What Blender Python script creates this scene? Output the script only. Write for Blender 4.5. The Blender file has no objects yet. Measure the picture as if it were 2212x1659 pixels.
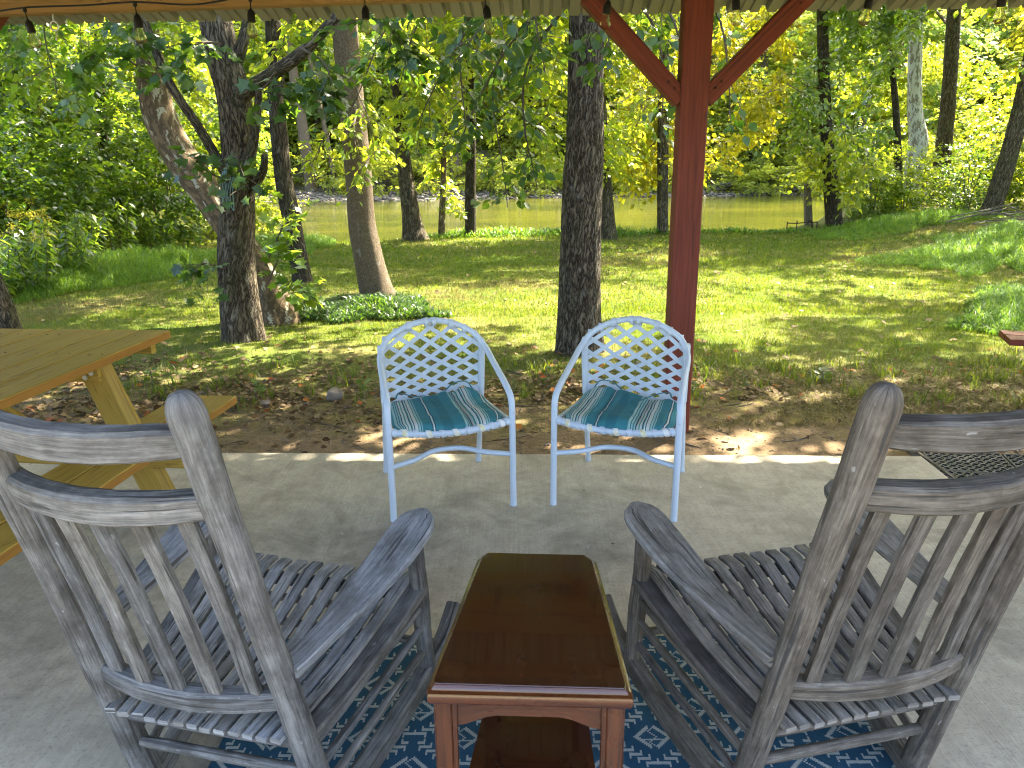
import bpy, math, random
import numpy as np
from mathutils import Vector, Matrix, noise as mnoise

R = math.radians
rng = np.random.default_rng(7)
random.seed(7)
scene = bpy.context.scene
COL = scene.collection

# ------------------------------------------------------------------ camera
CAM_H, CAM_PITCH, CAM_ROLL = 1.527, R(16.6), R(-0.57)
cam_data = bpy.data.cameras.new('camera')
cam_data.sensor_width = 36.0
cam_data.lens = 36.0 * 1652.0 / 2212.0
cam_data.clip_start = 0.02
cam_data.clip_end = 600.0
cam = bpy.data.objects.new('camera', cam_data)
COL.objects.link(cam)
cam.matrix_world = (Matrix.Translation((0, 0, CAM_H)) @ Matrix.Rotation(math.pi / 2 - CAM_PITCH, 4, 'X')
                    @ Matrix.Rotation(CAM_ROLL, 4, 'Z'))
scene.camera = cam

# ------------------------------------------------------------------ sky, sun, exposure
SUN_AZ, SUN_EL = R(46), R(54)
world = bpy.data.worlds.new('World')
scene.world = world
world.use_nodes = True
wn = world.node_tree.nodes
wl = world.node_tree.links
wn.clear()
w_out = wn.new('ShaderNodeOutputWorld')
w_bg = wn.new('ShaderNodeBackground')
w_sky = wn.new('ShaderNodeTexSky')
w_sky.sky_type = 'NISHITA'
w_sky.sun_disc = False
w_sky.sun_elevation = SUN_EL
w_sky.sun_rotation = SUN_AZ
w_sky.air_density = 1.0
w_sky.dust_density = 4.0
w_bg.inputs['Strength'].default_value = 0.14
wl.new(w_sky.outputs[0], w_bg.inputs['Color'])
wl.new(w_bg.outputs[0], w_out.inputs['Surface'])

sun_data = bpy.data.lights.new('sun', 'SUN')
sun_data.energy = 5.0
sun_data.angle = R(0.53)
sun_data.color = (1.0, 0.91, 0.74)
sun = bpy.data.objects.new('sun', sun_data)
COL.objects.link(sun)
sun_dir = Vector((math.sin(SUN_AZ) * math.cos(SUN_EL), math.cos(SUN_AZ) * math.cos(SUN_EL), math.sin(SUN_EL)))
sun.rotation_euler = sun_dir.to_track_quat('Z', 'Y').to_euler()
sun.location = (6, 8, 14)

scene.view_settings.view_transform = 'Standard'
scene.view_settings.look = 'None'
scene.view_settings.exposure = 3.35
scene.view_settings.gamma = 1.0
scene.view_settings.use_curve_mapping = False
scene.render.engine = 'CYCLES'
cy = scene.cycles
cy.use_denoising = True
cy.use_adaptive_sampling = True
cy.adaptive_threshold = 0.02
cy.filter_width = 1.15
cy.max_bounces = 6
cy.diffuse_bounces = 3
cy.glossy_bounces = 3
cy.transmission_bounces = 3
cy.transparent_max_bounces = 6
cy.caustics_reflective = False
cy.caustics_refractive = False
cy.sample_clamp_indirect = 6.0


# ------------------------------------------------------------------ helpers: nodes
class NT:
    """small node-tree builder"""
    def __init__(self, name):
        self.m = bpy.data.materials.new(name)
        self.m.use_nodes = True
        self.t = self.m.node_tree
        self.t.nodes.clear()
        self.out = self.t.nodes.new('ShaderNodeOutputMaterial')

    def n(self, kind, **kw):
        nd = self.t.nodes.new('ShaderNode' + kind)
        for k, v in kw.items():
            if k.startswith('i_'):
                key = k[2:]
                key = int(key) if key.isdigit() else key.replace('_', ' ')
                self.set(nd.inputs[key], v)
            else:
                setattr(nd, k, v)
        return nd

    def set(self, sock, v):
        if isinstance(v, bpy.types.NodeSocket):
            self.t.links.new(v, sock)
        else:
            if sock.type == 'RGBA' and len(v) == 3:
                v = (*v, 1.0)
            sock.default_value = v

    def math(self, op, a, b=0.0, c=0.0):
        nd = self.n('Math', operation=op)
        for i, x in enumerate((a, b, c)):
            if i < len(nd.inputs):
                self.set(nd.inputs[i], x)
        return nd.outputs[0]

    def mix(self, fac, a, b, mode='MIX'):
        nd = self.n('Mix', data_type='RGBA', blend_type=mode)
        self.set(nd.inputs[0], fac)
        self.set(nd.inputs[6], a)
        self.set(nd.inputs[7], b)
        return nd.outputs[2]

    def ramp(self, fac, stops, interp='LINEAR'):
        nd = self.n('ValToRGB')
        cr = nd.color_ramp
        cr.interpolation = interp
        while len(cr.elements) < len(stops):
            cr.elements.new(0.5)
        for e, (p, c) in zip(cr.elements, stops):
            e.position = p
            if not hasattr(c, '__len__'):
                c = (c, c, c)
            e.color = (*c, 1.0)
        self.set(nd.inputs[0], fac)
        return nd.outputs[0]

    def coord(self, kind='UV'):
        if kind == 'POS':
            return self.n('NewGeometry').outputs['Position']
        return self.n('TexCoord').outputs[kind]

    def mapped(self, vec, scale=(1, 1, 1), loc=(0, 0, 0), rot=(0, 0, 0)):
        nd = self.n('Mapping')
        self.set(nd.inputs['Vector'], vec)
        self.set(nd.inputs['Scale'], scale)
        self.set(nd.inputs['Location'], loc)
        self.set(nd.inputs['Rotation'], rot)
        return nd.outputs[0]

    def noise(self, vec, scale=5.0, detail=4.0, rough=0.55, dist=0.0):
        nd = self.n('TexNoise')
        self.set(nd.inputs['Vector'], vec)
        nd.inputs['Scale'].default_value = scale
        nd.inputs['Detail'].default_value = detail
        nd.inputs['Roughness'].default_value = rough
        nd.inputs['Distortion'].default_value = dist
        return nd.outputs['Fac']

    def voronoi(self, vec, scale=5.0, feature='F1', out='Distance', rand=1.0):
        nd = self.n('TexVoronoi', feature=feature)
        self.set(nd.inputs['Vector'], vec)
        nd.inputs['Scale'].default_value = scale
        nd.inputs['Randomness'].default_value = rand
        return nd.outputs[out]

    def bump(self, h, strength=0.3, dist=0.01):
        nd = self.n('Bump')
        nd.inputs['Strength'].default_value = strength
        nd.inputs['Distance'].default_value = dist
        self.set(nd.inputs['Height'], h)
        return nd.outputs[0]

    def bsdf(self, color, rough=0.6, spec=0.4, normal=None, metal=0.0, coat=0.0, trans=0.0, ior=1.45):
        nd = self.n('BsdfPrincipled')
        self.set(nd.inputs['Base Color'], color)
        self.set(nd.inputs['Roughness'], rough)
        self.set(nd.inputs['Specular IOR Level'], spec)
        self.set(nd.inputs['Metallic'], metal)
        self.set(nd.inputs['Coat Weight'], coat)
        self.set(nd.inputs['Transmission Weight'], trans)
        self.set(nd.inputs['IOR'], ior)
        if normal is not None:
            self.set(nd.inputs['Normal'], normal)
        return nd.outputs[0]

    def done(self, shader):
        self.t.links.new(shader, self.out.inputs['Surface'])
        return self.m


def objrand_vec(t, vec, amount=37.0):
    """shift a texture vector by a per-object random amount"""
    r = t.n('ObjectInfo').outputs['Random']
    k = t.math('MULTIPLY', r, amount)
    c = t.n('CombineXYZ')
    t.set(c.inputs[0], k)
    t.set(c.inputs[1], t.math('MULTIPLY', k, 1.7))
    a = t.n('VectorMath', operation='ADD')
    t.set(a.inputs[0], vec)
    t.set(a.inputs[1], c.outputs[0])
    return a.outputs[0]


# ------------------------------------------------------------------ materials
def mat_weathered(name, dark, mid, light, tint=(0.5, 0.48, 0.44)):
    t = NT(name)
    uv = objrand_vec(t, t.coord('UV'))
    g1 = t.noise(t.mapped(uv, (9, 210, 1)), 1.0, 5, 0.7, 0.2)
    g2 = t.noise(t.mapped(uv, (3.0, 62, 1)), 1.0, 5, 0.7, 0.35)
    g3 = t.noise(t.mapped(uv, (16, 26, 1)), 1.0, 5, 0.7)
    g = t.math('ADD', t.math('MULTIPLY', g1, 0.40), t.math('ADD', t.math('MULTIPLY', g2, 0.35), t.math('MULTIPLY', g3, 0.25)))
    col = t.ramp(g, [(0.36, dark), (0.49, mid), (0.62, light)])
    blot = t.ramp(t.noise(t.mapped(uv, (8, 12, 1)), 1.0, 4, 0.65), [(0.46, 0.0), (0.62, 1.0)])
    col = t.mix(t.math('MULTIPLY', blot, 0.75), col, tint, 'MULTIPLY')
    r = t.n('ObjectInfo').outputs['Random']
    col = t.mix(0.6, col, t.ramp(r, [(0.0, (0.70, 0.73, 0.80)), (1.0, (1.12, 1.06, 0.98))]), 'MULTIPLY')
    spot = t.ramp(t.noise(t.mapped(uv, (28, 60, 1)), 1.0, 2, 0.5), [(0.70, 0.0), (0.76, 1.0)])
    col = t.mix(t.math('MULTIPLY', spot, 0.35), col, (0.42, 0.42, 0.41))
    chk = t.ramp(t.noise(t.mapped(uv, (3.2, 75, 1), (7.7, 2.1, 0)), 1.0, 2, 0.5, 0.3), [(0.62, 0.0), (0.66, 1.0)])
    col = t.mix(t.math('MULTIPLY', chk, 0.8), col, (0.035, 0.032, 0.03))
    nrm = t.bump(t.math('SUBTRACT', g, t.math('MULTIPLY', chk, 0.6)), 0.6, 0.004)
    return t.done(t.bsdf(col, 0.72, 0.35, nrm))


M = {}
M['rocker'] = mat_weathered('weathered_grey_wood', (0.045, 0.042, 0.039), (0.128, 0.122, 0.114), (0.255, 0.246, 0.23))
M['rocker_skylit'] = mat_weathered('skylit_grey_wood', (0.085, 0.083, 0.080), (0.225, 0.222, 0.215), (0.40, 0.395, 0.385))  # seat and arm wood, made paler to paint in sky light
M['rocker_brown_skylit'] = mat_weathered('skylit_brown_wood', (0.065, 0.057, 0.050), (0.180, 0.163, 0.143), (0.33, 0.305, 0.275))  # brown chair's seat and arms, sky light painted in as paler tones
M['rocker_brown'] = mat_weathered('weathered_brown_wood', (0.033, 0.027, 0.021), (0.100, 0.085, 0.069), (0.20, 0.177, 0.148))


def mat_lumber(name, base, dark, edge=0.0):
    t = NT(name)
    uv = objrand_vec(t, t.coord('UV'))
    ring = t.noise(t.mapped(uv, (1.1, 26, 1)), 1.0, 2, 0.5, 1.2)
    wave = t.math('FRACT', t.math('MULTIPLY', ring, 6.0))
    wv = t.ramp(wave, [(0.0, 0.25), (0.75, 0.0), (0.92, 1.0), (1.0, 0.25)])
    fine = t.noise(t.mapped(uv, (8, 260, 1)), 1.0, 3, 0.6)
    f = t.math('ADD', t.math('MULTIPLY', wv, 0.55), t.math('MULTIPLY', fine, 0.4))
    col = t.mix(f, base, dark)
    big = t.noise(t.mapped(uv, (1.5, 6, 1)), 1.0, 2)
    col = t.mix(t.math('MULTIPLY', big, 0.5), col, (0.62, 0.66, 0.5), 'MULTIPLY')
    kv = t.voronoi(t.mapped(uv, (1.4, 6.5, 1)), 1.0)
    kn = t.ramp(kv, [(0.0, 1.0), (0.07, 1.0), (0.11, 0.0)])
    col = t.mix(kn, col, (0.10, 0.045, 0.02))
    nrm = t.bump(f, 0.25, 0.002)
    return t.done(t.bsdf(col, 0.62, 0.35, nrm))


M['pine'] = mat_lumber('treated_pine', (0.45, 0.295, 0.052), (0.155, 0.085, 0.015))
M['pine_edge'] = mat_lumber('pine_edge_grain', (0.36, 0.175, 0.032), (0.21, 0.085, 0.016))
M['beam'] = mat_lumber('beam_wood', (0.34, 0.20, 0.07), (0.18, 0.085, 0.026))


def mat_redpaint():
    t = NT('red_painted_wood')
    uv = objrand_vec(t, t.coord('UV'))
    g = t.noise(t.mapped(uv, (2.5, 70, 1)), 1.0, 4, 0.6, 0.4)
    col = t.ramp(g, [(0.25, (0.095, 0.020, 0.012)), (0.5, (0.165, 0.034, 0.019)), (0.75, (0.21, 0.050, 0.025))])
    b = t.noise(t.mapped(uv, (2, 5, 1)), 1.0, 3)
    col = t.mix(t.math('MULTIPLY', b, 0.6), col, (0.55, 0.42, 0.40), 'MULTIPLY')
    kv = t.voronoi(t.mapped(uv, (3.1, 4.6, 1)), 1.0)
    kn = t.ramp(kv, [(0.0, 1.0), (0.06, 0.9), (0.10, 0.0)])
    col = t.mix(kn, col, (0.05, 0.012, 0.01))
    ck = t.ramp(t.noise(t.mapped(uv, (1.2, 45, 1)), 1.0, 2, 0.5, 0.2), [(0.64, 0.0), (0.67, 1.0)])
    col = t.mix(t.math('MULTIPLY', ck, 0.7), col, (0.05, 0.012, 0.01))
    return t.done(t.bsdf(col, 0.6, 0.35, t.bump(t.math('SUBTRACT', g, ck), 0.35, 0.003)))


M['red'] = mat_redpaint()


def mat_varnish(name, a, b, rough, worn_or_lit, coat=0.3):
    t = NT(name)
    uv = objrand_vec(t, t.coord('UV'))
    g = t.noise(t.mapped(uv, (3, 70, 1)), 1.0, 5, 0.65, 0.5)
    col = t.mix(t.ramp(g, [(0.3, 0.0), (0.7, 1.0)]), a, b)
    wear = t.ramp(t.noise(t.mapped(uv, (16, 40, 1)), 1.0, 3), [(0.66, 0.0), (0.76, 1.0)])
    col = t.mix(t.math('MULTIPLY', wear, worn_or_lit), col, (0.36, 0.21, 0.10))
    scr = t.ramp(t.noise(t.mapped(uv, (7, 420, 1), rot=(0, 0, 0.6)), 1.0, 1, 0.5), [(0.76, 0.0), (0.78, 1.0)])
    rv = t.ramp(t.noise(t.mapped(uv, (6, 9, 1)), 1.0, 3), [(0.3, rough), (0.75, rough + 0.22)])
    return t.done(t.bsdf(col, rv, 0.5, t.bump(g, 0.05, 0.001), coat=coat))


M['mahogany'] = mat_varnish('dark_mahogany_varnish', (0.024, 0.0065, 0.0028), (0.038, 0.0105, 0.0042), 0.13, 0.0, 0.7)
M['cherry'] = mat_varnish('cherry_varnish', (0.024, 0.0062, 0.003), (0.105, 0.031, 0.008), 0.20, 0.2, 0.5)


def mat_whitemetal():
    t = NT('white_enamel_tube')
    p = t.coord('Object')
    s = t.ramp(t.noise(p, 26, 4, 0.6), [(0.64, 0.0), (0.78, 1.0)])
    col = t.mix(t.math('MULTIPLY', s, 0.6), (0.50, 0.57, 0.65), (0.27, 0.25, 0.22))
    col = t.mix(t.math('MULTIPLY', t.noise(p, 5, 3), 0.3), col, (0.42, 0.49, 0.56))
    return t.done(t.bsdf(col, 0.4, 0.45))


def mat_strap():
    t = NT('white_vinyl_strap')
    p = t.coord('Object')
    n = t.noise(p, 14, 4, 0.6)
    col = t.mix(n, (0.43, 0.49, 0.56), (0.55, 0.61, 0.67))
    d = t.ramp(t.noise(p, 45, 3, 0.6), [(0.58, 0.0), (0.75, 1.0)])
    col = t.mix(t.math('MULTIPLY', d, 0.45), col, (0.40, 0.39, 0.37))
    return t.done(t.bsdf(col, 0.5, 0.4))


def mat_strap_old():
    t = NT('yellowed_vinyl_strap')
    p = t.coord('Object')
    col = t.mix(t.ramp(t.noise(p, 30, 3), [(0.45, 0.0), (0.62, 1.0)]), (0.70, 0.71, 0.70), (0.62, 0.56, 0.30))
    return t.done(t.bsdf(col, 0.5, 0.4))


M['enamel'] = mat_whitemetal()
M['strap'] = mat_strap()
M['strap_old'] = mat_strap_old()


def mat_cushion():
    t = NT('striped_teal_canvas')
    uv = t.coord('UV')
    x = t.n('SeparateXYZ', i_0=uv).outputs[0]
    teal, teal2 = (0.045, 0.195, 0.225), (0.035, 0.155, 0.185)
    pale, cream, navy, sea = (0.27, 0.42, 0.40), (0.52, 0.55, 0.50), (0.022, 0.07, 0.12), (0.06, 0.25, 0.22)
    # one repeat of the stripe across u in [0,1]
    st = [(0.0, teal), (0.10, navy), (0.115, cream), (0.14, navy), (0.155, teal), (0.30, pale), (0.315, teal2), (0.33, pale),
          (0.36, teal2), (0.375, cream), (0.425, navy), (0.44, cream), (0.46, sea), (0.475, navy), (0.49, cream), (0.525, sea),
          (0.545, cream), (0.575, navy), (0.59, pale), (0.615, teal2), (0.63, pale), (0.65, teal2), (0.665, pale), (0.70, teal),
          (0.86, teal2)]
    col = t.ramp(t.math('FRACT', x), st, 'CONSTANT')
    p = t.coord('Object')
    n = t.noise(p, 9, 4, 0.6)
    col = t.mix(t.math('MULTIPLY', n, 0.55), col, (0.50, 0.58, 0.56), 'MULTIPLY')
    w = t.noise(t.mapped(uv, (260, 260, 1)), 1.0, 1)
    cr = t.noise(p, 22, 3, 0.6, 0.8)
    nrm = t.bump(t.math('ADD', t.math('MULTIPLY', w, 0.2), cr), 0.5, 0.006)
    return t.done(t.bsdf(col, 0.82, 0.2, nrm))


M['cushion'] = mat_cushion()


def mat_concrete():
    t = NT('broomed_concrete')
    p = t.coord('POS')
    br = t.noise(t.mapped(p, (150, 2.6, 1), rot=(0, 0, R(1))), 1.0, 3, 0.6)
    br2 = t.noise(t.mapped(p, (42, 1.2, 1)), 1.0, 3, 0.6)
    grit = t.noise(p, 190, 2, 0.6)
    big = t.noise(p, 0.9, 4, 0.6)
    col = t.mix(big, (0.38, 0.325, 0.235), (0.58, 0.51, 0.39))
    col = t.mix(t.math('MULTIPLY', t.ramp(br, [(0.35, 0.0), (0.7, 1.0)]), 0.26), col, (0.20, 0.168, 0.118))
    col = t.mix(t.math('MULTIPLY', t.ramp(br2, [(0.45, 0.0), (0.75, 1.0)]), 0.18), col, (0.48, 0.43, 0.345))
    st = t.ramp(t.noise(p, 2.1, 6, 0.7, 0.6), [(0.47, 0.0), (0.66, 1.0)])
    col = t.mix(t.math('MULTIPLY', st, 0.62), col, (0.15, 0.13, 0.10))
    pit = t.ramp(t.noise(p, 75, 5, 0.75), [(0.54, 0.0), (0.66, 1.0)])
    col = t.mix(t.math('MULTIPLY', pit, 0.55), col, (0.13, 0.115, 0.09))
    sp = t.ramp(t.voronoi(p, 7.0), [(0.0, 1.0), (0.035, 1.0), (0.05, 0.0)])
    col = t.mix(t.math('MULTIPLY', sp, t.ramp(t.noise(p, 3.0, 1), [(0.5, 0.0), (0.56, 0.8)])), col, (0.62, 0.62, 0.58))
    mot = t.ramp(t.noise(p, 11, 6, 0.75, 0.3), [(0.40, 0.0), (0.62, 1.0)])
    col = t.mix(t.math('MULTIPLY', mot, 0.32), col, (0.19, 0.165, 0.125))
    fl = t.ramp(t.voronoi(p, 3.3), [(0.0, 1.0), (0.02, 1.0), (0.03, 0.0)])
    col = t.mix(t.math('MULTIPLY', fl, 0.8), col, (0.06, 0.05, 0.04))
    h = t.math('ADD', t.math('MULTIPLY', br, 0.7), t.math('MULTIPLY', grit, 0.5))
    return t.done(t.bsdf(col, 0.85, 0.25, t.bump(h, 0.45, 0.003)))


M['concrete'] = mat_concrete()


def mat_ground():
    t = NT('earth_and_turf')
    p = t.coord('POS')
    s = t.n('SeparateXYZ', i_0=p)
    y, x, z = s.outputs[1], s.outputs[0], s.outputs[2]
    n1 = t.noise(p, 0.9, 4, 0.6)
    n2 = t.noise(p, 5.0, 4, 0.65)
    n3 = t.noise(p, 60.0, 3, 0.65)
    n4 = t.noise(p, 18.0, 4, 0.65)
    dirt = t.mix(n2, (0.29, 0.205, 0.122), (0.18, 0.125, 0.072))
    dirt = t.mix(t.math('MULTIPLY', t.ramp(n4, [(0.45, 0.0), (0.7, 1.0)]), 0.5), dirt, (0.11, 0.075, 0.045))
    dirt = t.mix(t.math('MULTIPLY', n3, 0.35), dirt, (0.10, 0.07, 0.045))
    litter = t.mix(n4, (0.115, 0.078, 0.042), (0.045, 0.034, 0.020))
    dry = t.mix(n3, (0.21, 0.17, 0.065), (0.11, 0.095, 0.036))
    turf = t.mix(n3, (0.036, 0.060, 0.009), (0.085, 0.104, 0.016))
    turf = t.mix(t.ramp(n1, [(0.42, 0.0), (0.66, 0.75)]), turf, dry)
    yy = t.math('ADD', y, t.math('MULTIPLY', t.math('SUBTRACT', n1, 0.5), 1.6))
    yy = t.math('ADD', yy, t.math('MULTIPLY', t.math('SUBTRACT', n2, 0.5), 0.9))
    f1 = t.ramp(t.math('MULTIPLY', t.math('SUBTRACT', yy, 4.15), 2.0), [(0.0, 0.0), (1.0, 1.0)])
    f2 = t.ramp(t.math('MULTIPLY', t.math('SUBTRACT', yy, 4.95), 1.2), [(0.0, 0.0), (1.0, 1.0)])
    col = t.mix(f1, dirt, t.mix(t.ramp(n2, [(0.4, 0.0), (0.6, 1.0)]), litter, dry))
    col = t.mix(f2, col, turf)
    # river bed, gravel bar and forest floor by height and distance
    grav = t.mix(t.ramp(t.noise(p, 2.2, 5, 0.7), [(0.35, 0.0), (0.65, 1.0)]), (0.06, 0.052, 0.04), (0.16, 0.142, 0.112))
    floor_ = t.mix(n2, (0.07, 0.075, 0.03), (0.13, 0.10, 0.05))
    col = t.mix(t.ramp(t.math('MULTIPLY', t.math('SUBTRACT', y, 19.0), 0.5), [(0.0, 0.0), (1.0, 1.0)]), col, floor_)
    bar = t.math('MULTIPLY', t.math('GREATER_THAN', y, 40.0),
                 t.math('LESS_THAN', t.math('ADD', z, t.math('MULTIPLY', n2, 0.5)), -0.05))
    col = t.mix(bar, col, grav)
    back = t.math('LESS_THAN', y, -3.2)
    col = t.mix(back, col, turf)
    h = t.math('ADD', n3, t.math('MULTIPLY', n4, 1.2))
    return t.done(t.bsdf(col, 0.95, 0.1, t.bump(h, 0.7, 0.02)))


M['ground'] = mat_ground()


def mat_leaf(name, dark, light, trans_dark, trans_light, mixf=0.5, rough=0.42, spec=0.45):
    t = NT(name)
    g = t.n('NewGeometry')
    r = g.outputs['Random Per Island']
    o = t.n('ObjectInfo').outputs['Random']
    rr = t.math('ADD', t.math('MULTIPLY', r, 0.8), t.math('MULTIPLY', o, 0.2))
    col = t.mix(rr, dark, light)
    tc = t.mix(rr, trans_dark, trans_light)
    a = t.bsdf(col, rough, spec)
    b = t.n('BsdfTranslucent', i_Color=tc).outputs[0]
    mx = t.n('MixShader')
    t.set(mx.inputs[0], mixf)
    t.set(mx.inputs[1], a)
    t.set(mx.inputs[2], b)
    return t.done(mx.outputs[0])


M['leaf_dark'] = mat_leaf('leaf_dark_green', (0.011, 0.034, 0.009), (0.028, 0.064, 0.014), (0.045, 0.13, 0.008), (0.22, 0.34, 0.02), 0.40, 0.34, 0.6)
M['leaf_mid'] = mat_leaf('leaf_mid_green', (0.022, 0.056, 0.010), (0.060, 0.105, 0.016), (0.14, 0.30, 0.016), (0.44, 0.55, 0.03), 0.5, 0.33, 0.8)
M['leaf_lime'] = mat_leaf('leaf_lime', (0.06, 0.11, 0.015), (0.14, 0.17, 0.02), (0.38, 0.54, 0.02), (0.72, 0.70, 0.04), 0.55, 0.42)
M['leaf_gold'] = mat_leaf('leaf_gold', (0.10, 0.115, 0.012), (0.20, 0.17, 0.016), (0.50, 0.56, 0.02), (0.86, 0.72, 0.03), 0.55, 0.45)
M['leaf_under'] = mat_leaf('leaf_understory', (0.012, 0.036, 0.009), (0.040, 0.085, 0.016), (0.09, 0.24, 0.012), (0.44, 0.56, 0.03), 0.42, 0.30, 1.0)
M['leaf_far'] = mat_leaf('leaf_far_bank', (0.09, 0.15, 0.04), (0.20, 0.24, 0.06), (0.34, 0.52, 0.08), (0.74, 0.76, 0.12), 0.5, 0.5)
M['leaf_farlime'] = mat_leaf('leaf_far_lime', (0.13, 0.17, 0.03), (0.25, 0.26, 0.04), (0.52, 0.62, 0.05), (0.88, 0.80, 0.08), 0.5, 0.5)
M['leaf_fargreen'] = mat_leaf('leaf_far_green', (0.07, 0.13, 0.035), (0.15, 0.20, 0.05), (0.26, 0.46, 0.07), (0.56, 0.66, 0.09), 0.5, 0.5)
M['grass'] = mat_leaf('grass_blade', (0.024, 0.060, 0.008), (0.074, 0.096, 0.013), (0.09, 0.19, 0.010), (0.30, 0.32, 0.018), 0.42, 0.5, 0.3)
M['grass_dry'] = mat_leaf('grass_dry_blade', (0.090, 0.078, 0.026), (0.19, 0.158, 0.06), (0.13, 0.12, 0.026), (0.30, 0.26, 0.07), 0.35, 0.6, 0.25)
M['grass_lush'] = mat_leaf('grass_lush_blade', (0.035, 0.095, 0.012), (0.10, 0.17, 0.022), (0.09, 0.25, 0.012), (0.34, 0.48, 0.03), 0.42, 0.45, 0.35)
M['litter'] = mat_leaf('fallen_leaf', (0.055, 0.030, 0.014), (0.30, 0.215, 0.115), (0.10, 0.05, 0.015), (0.30, 0.19, 0.07), 0.25, 0.7, 0.25)
M['litter_red'] = mat_leaf('fallen_leaf_red', (0.30, 0.07, 0.02), (0.46, 0.20, 0.04), (0.40, 0.08, 0.02), (0.5, 0.2, 0.05), 0.3, 0.7, 0.25)
M['flower'] = mat_leaf('goldenrod_flower', (0.42, 0.33, 0.02), (0.55, 0.46, 0.05), (0.4, 0.34, 0.02), (0.6, 0.5, 0.05), 0.3, 0.7, 0.2)


def mat_bark(name, dark, mid, light, sx=34.0, sz=7.0, depth=0.02, moss=0.3):
    t = NT(name)
    uv = objrand_vec(t, t.coord('UV'))          # u along, v around (metres)
    wob = t.noise(t.mapped(uv, (9, 9, 1)), 1.0, 3)
    v = t.n('VectorMath', operation='ADD')
    t.set(v.inputs[0], t.mapped(uv, (sz, sx, 1)))
    c = t.n('CombineXYZ')
    t.set(c.inputs[1], t.math('MULTIPLY', wob, 1.2))
    t.set(v.inputs[1], c.outputs[0])
    e = t.math('ABSOLUTE', t.math('SUBTRACT', t.noise(v.outputs[0], 1.0, 3, 0.55, 0.5), 0.5))
    fur = t.ramp(e, [(0.0, 0.0), (0.05, 0.55), (0.16, 1.0)])
    fine = t.noise(t.mapped(uv, (30, 150, 1)), 1.0, 4, 0.65)
    mixv = t.math('ADD', t.math('MULTIPLY', fur, 0.65), t.math('MULTIPLY', fine, 0.4))
    col = t.ramp(mixv, [(0.12, dark), (0.55, mid), (0.95, light)])
    li = t.ramp(t.noise(t.mapped(uv, (6, 9, 1)), 1.0, 5, 0.65), [(0.58, 0.0), (0.70, 1.0)])
    col = t.mix(t.math('MULTIPLY', li, 0.45), col, (0.27, 0.27, 0.24))
    mo = t.ramp(t.noise(t.mapped(uv, (2.2, 4, 1)), 1.0, 4, 0.65), [(0.52, 0.0), (0.72, 1.0)])
    col = t.mix(t.math('MULTIPLY', mo, moss), col, (0.075, 0.095, 0.028))
    h = t.math('ADD', fur, t.math('MULTIPLY', fine, 0.4))
    return t.done(t.bsdf(col, 0.9, 0.15, t.bump(h, 0.9, depth)))


M['bark_furrow'] = mat_bark('furrowed_bark', (0.010, 0.008, 0.006), (0.082, 0.066, 0.047), (0.20, 0.17, 0.125), 36, 9, 0.035, 0.2)
M['bark_oak'] = mat_bark('grey_brown_bark', (0.010, 0.008, 0.006), (0.072, 0.056, 0.037), (0.165, 0.135, 0.092), 30, 6, 0.028, 0.35)
M['bark_smooth'] = mat_bark('smooth_tan_bark', (0.050, 0.036, 0.024), (0.115, 0.085, 0.056), (0.17, 0.132, 0.092), 60, 40, 0.006, 0.2)
M['bark_dark'] = mat_bark('dark_bark', (0.007, 0.006, 0.005), (0.040, 0.031, 0.022), (0.090, 0.072, 0.052), 34, 6, 0.025, 0.3)


def mat_sycamore(name, base, patch, pale, thr):
    t = NT(name)
    uv = objrand_vec(t, t.coord('UV'))
    n = t.noise(t.mapped(uv, (5, 13, 1)), 1.0, 5, 0.62, 0.3)
    n2 = t.noise(t.mapped(uv, (11, 24, 1)), 1.0, 4, 0.6, 0.3)
    col = t.mix(t.ramp(n2, [(0.46, 0.0), (0.52, 1.0)]), base, patch)
    col = t.mix(t.ramp(n, [(thr, 0.0), (thr + 0.03, 1.0)]), col, pale)
    f = t.noise(t.mapped(uv, (60, 90, 1)), 1.0, 3)
    col = t.mix(t.math('MULTIPLY', f, 0.5), col, (0.6, 0.56, 0.5), 'MULTIPLY')
    return t.done(t.bsdf(col, 0.85, 0.2, t.bump(t.math('ADD', n, n2), 0.6, 0.008)))


M['sycamore'] = mat_sycamore('sycamore_bark', (0.135, 0.095, 0.052), (0.075, 0.052, 0.030), (0.30, 0.275, 0.20), 0.56)
M['sycamore_pale'] = mat_sycamore('pale_sycamore_bark', (0.18, 0.155, 0.115), (0.25, 0.235, 0.20), (0.48, 0.48, 0.45), 0.47)
M['twig'] = mat_bark('twig_bark', (0.05, 0.04, 0.03), (0.12, 0.095, 0.065), (0.20, 0.17, 0.13), 90, 30, 0.003, 0.2)


def mat_simple(name, col, rough=0.6, spec=0.4, metal=0.0, nscale=20.0, var=0.35, bump=0.2, bd=0.004):
    t = NT(name)
    p = t.coord('Object')
    n = t.noise(p, nscale, 4, 0.6)
    c2 = tuple(c * (1 - var) for c in col)
    c = t.mix(n, c2, col)
    return t.done(t.bsdf(c, rough, spec, t.bump(n, bump, bd), metal=metal))


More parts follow.
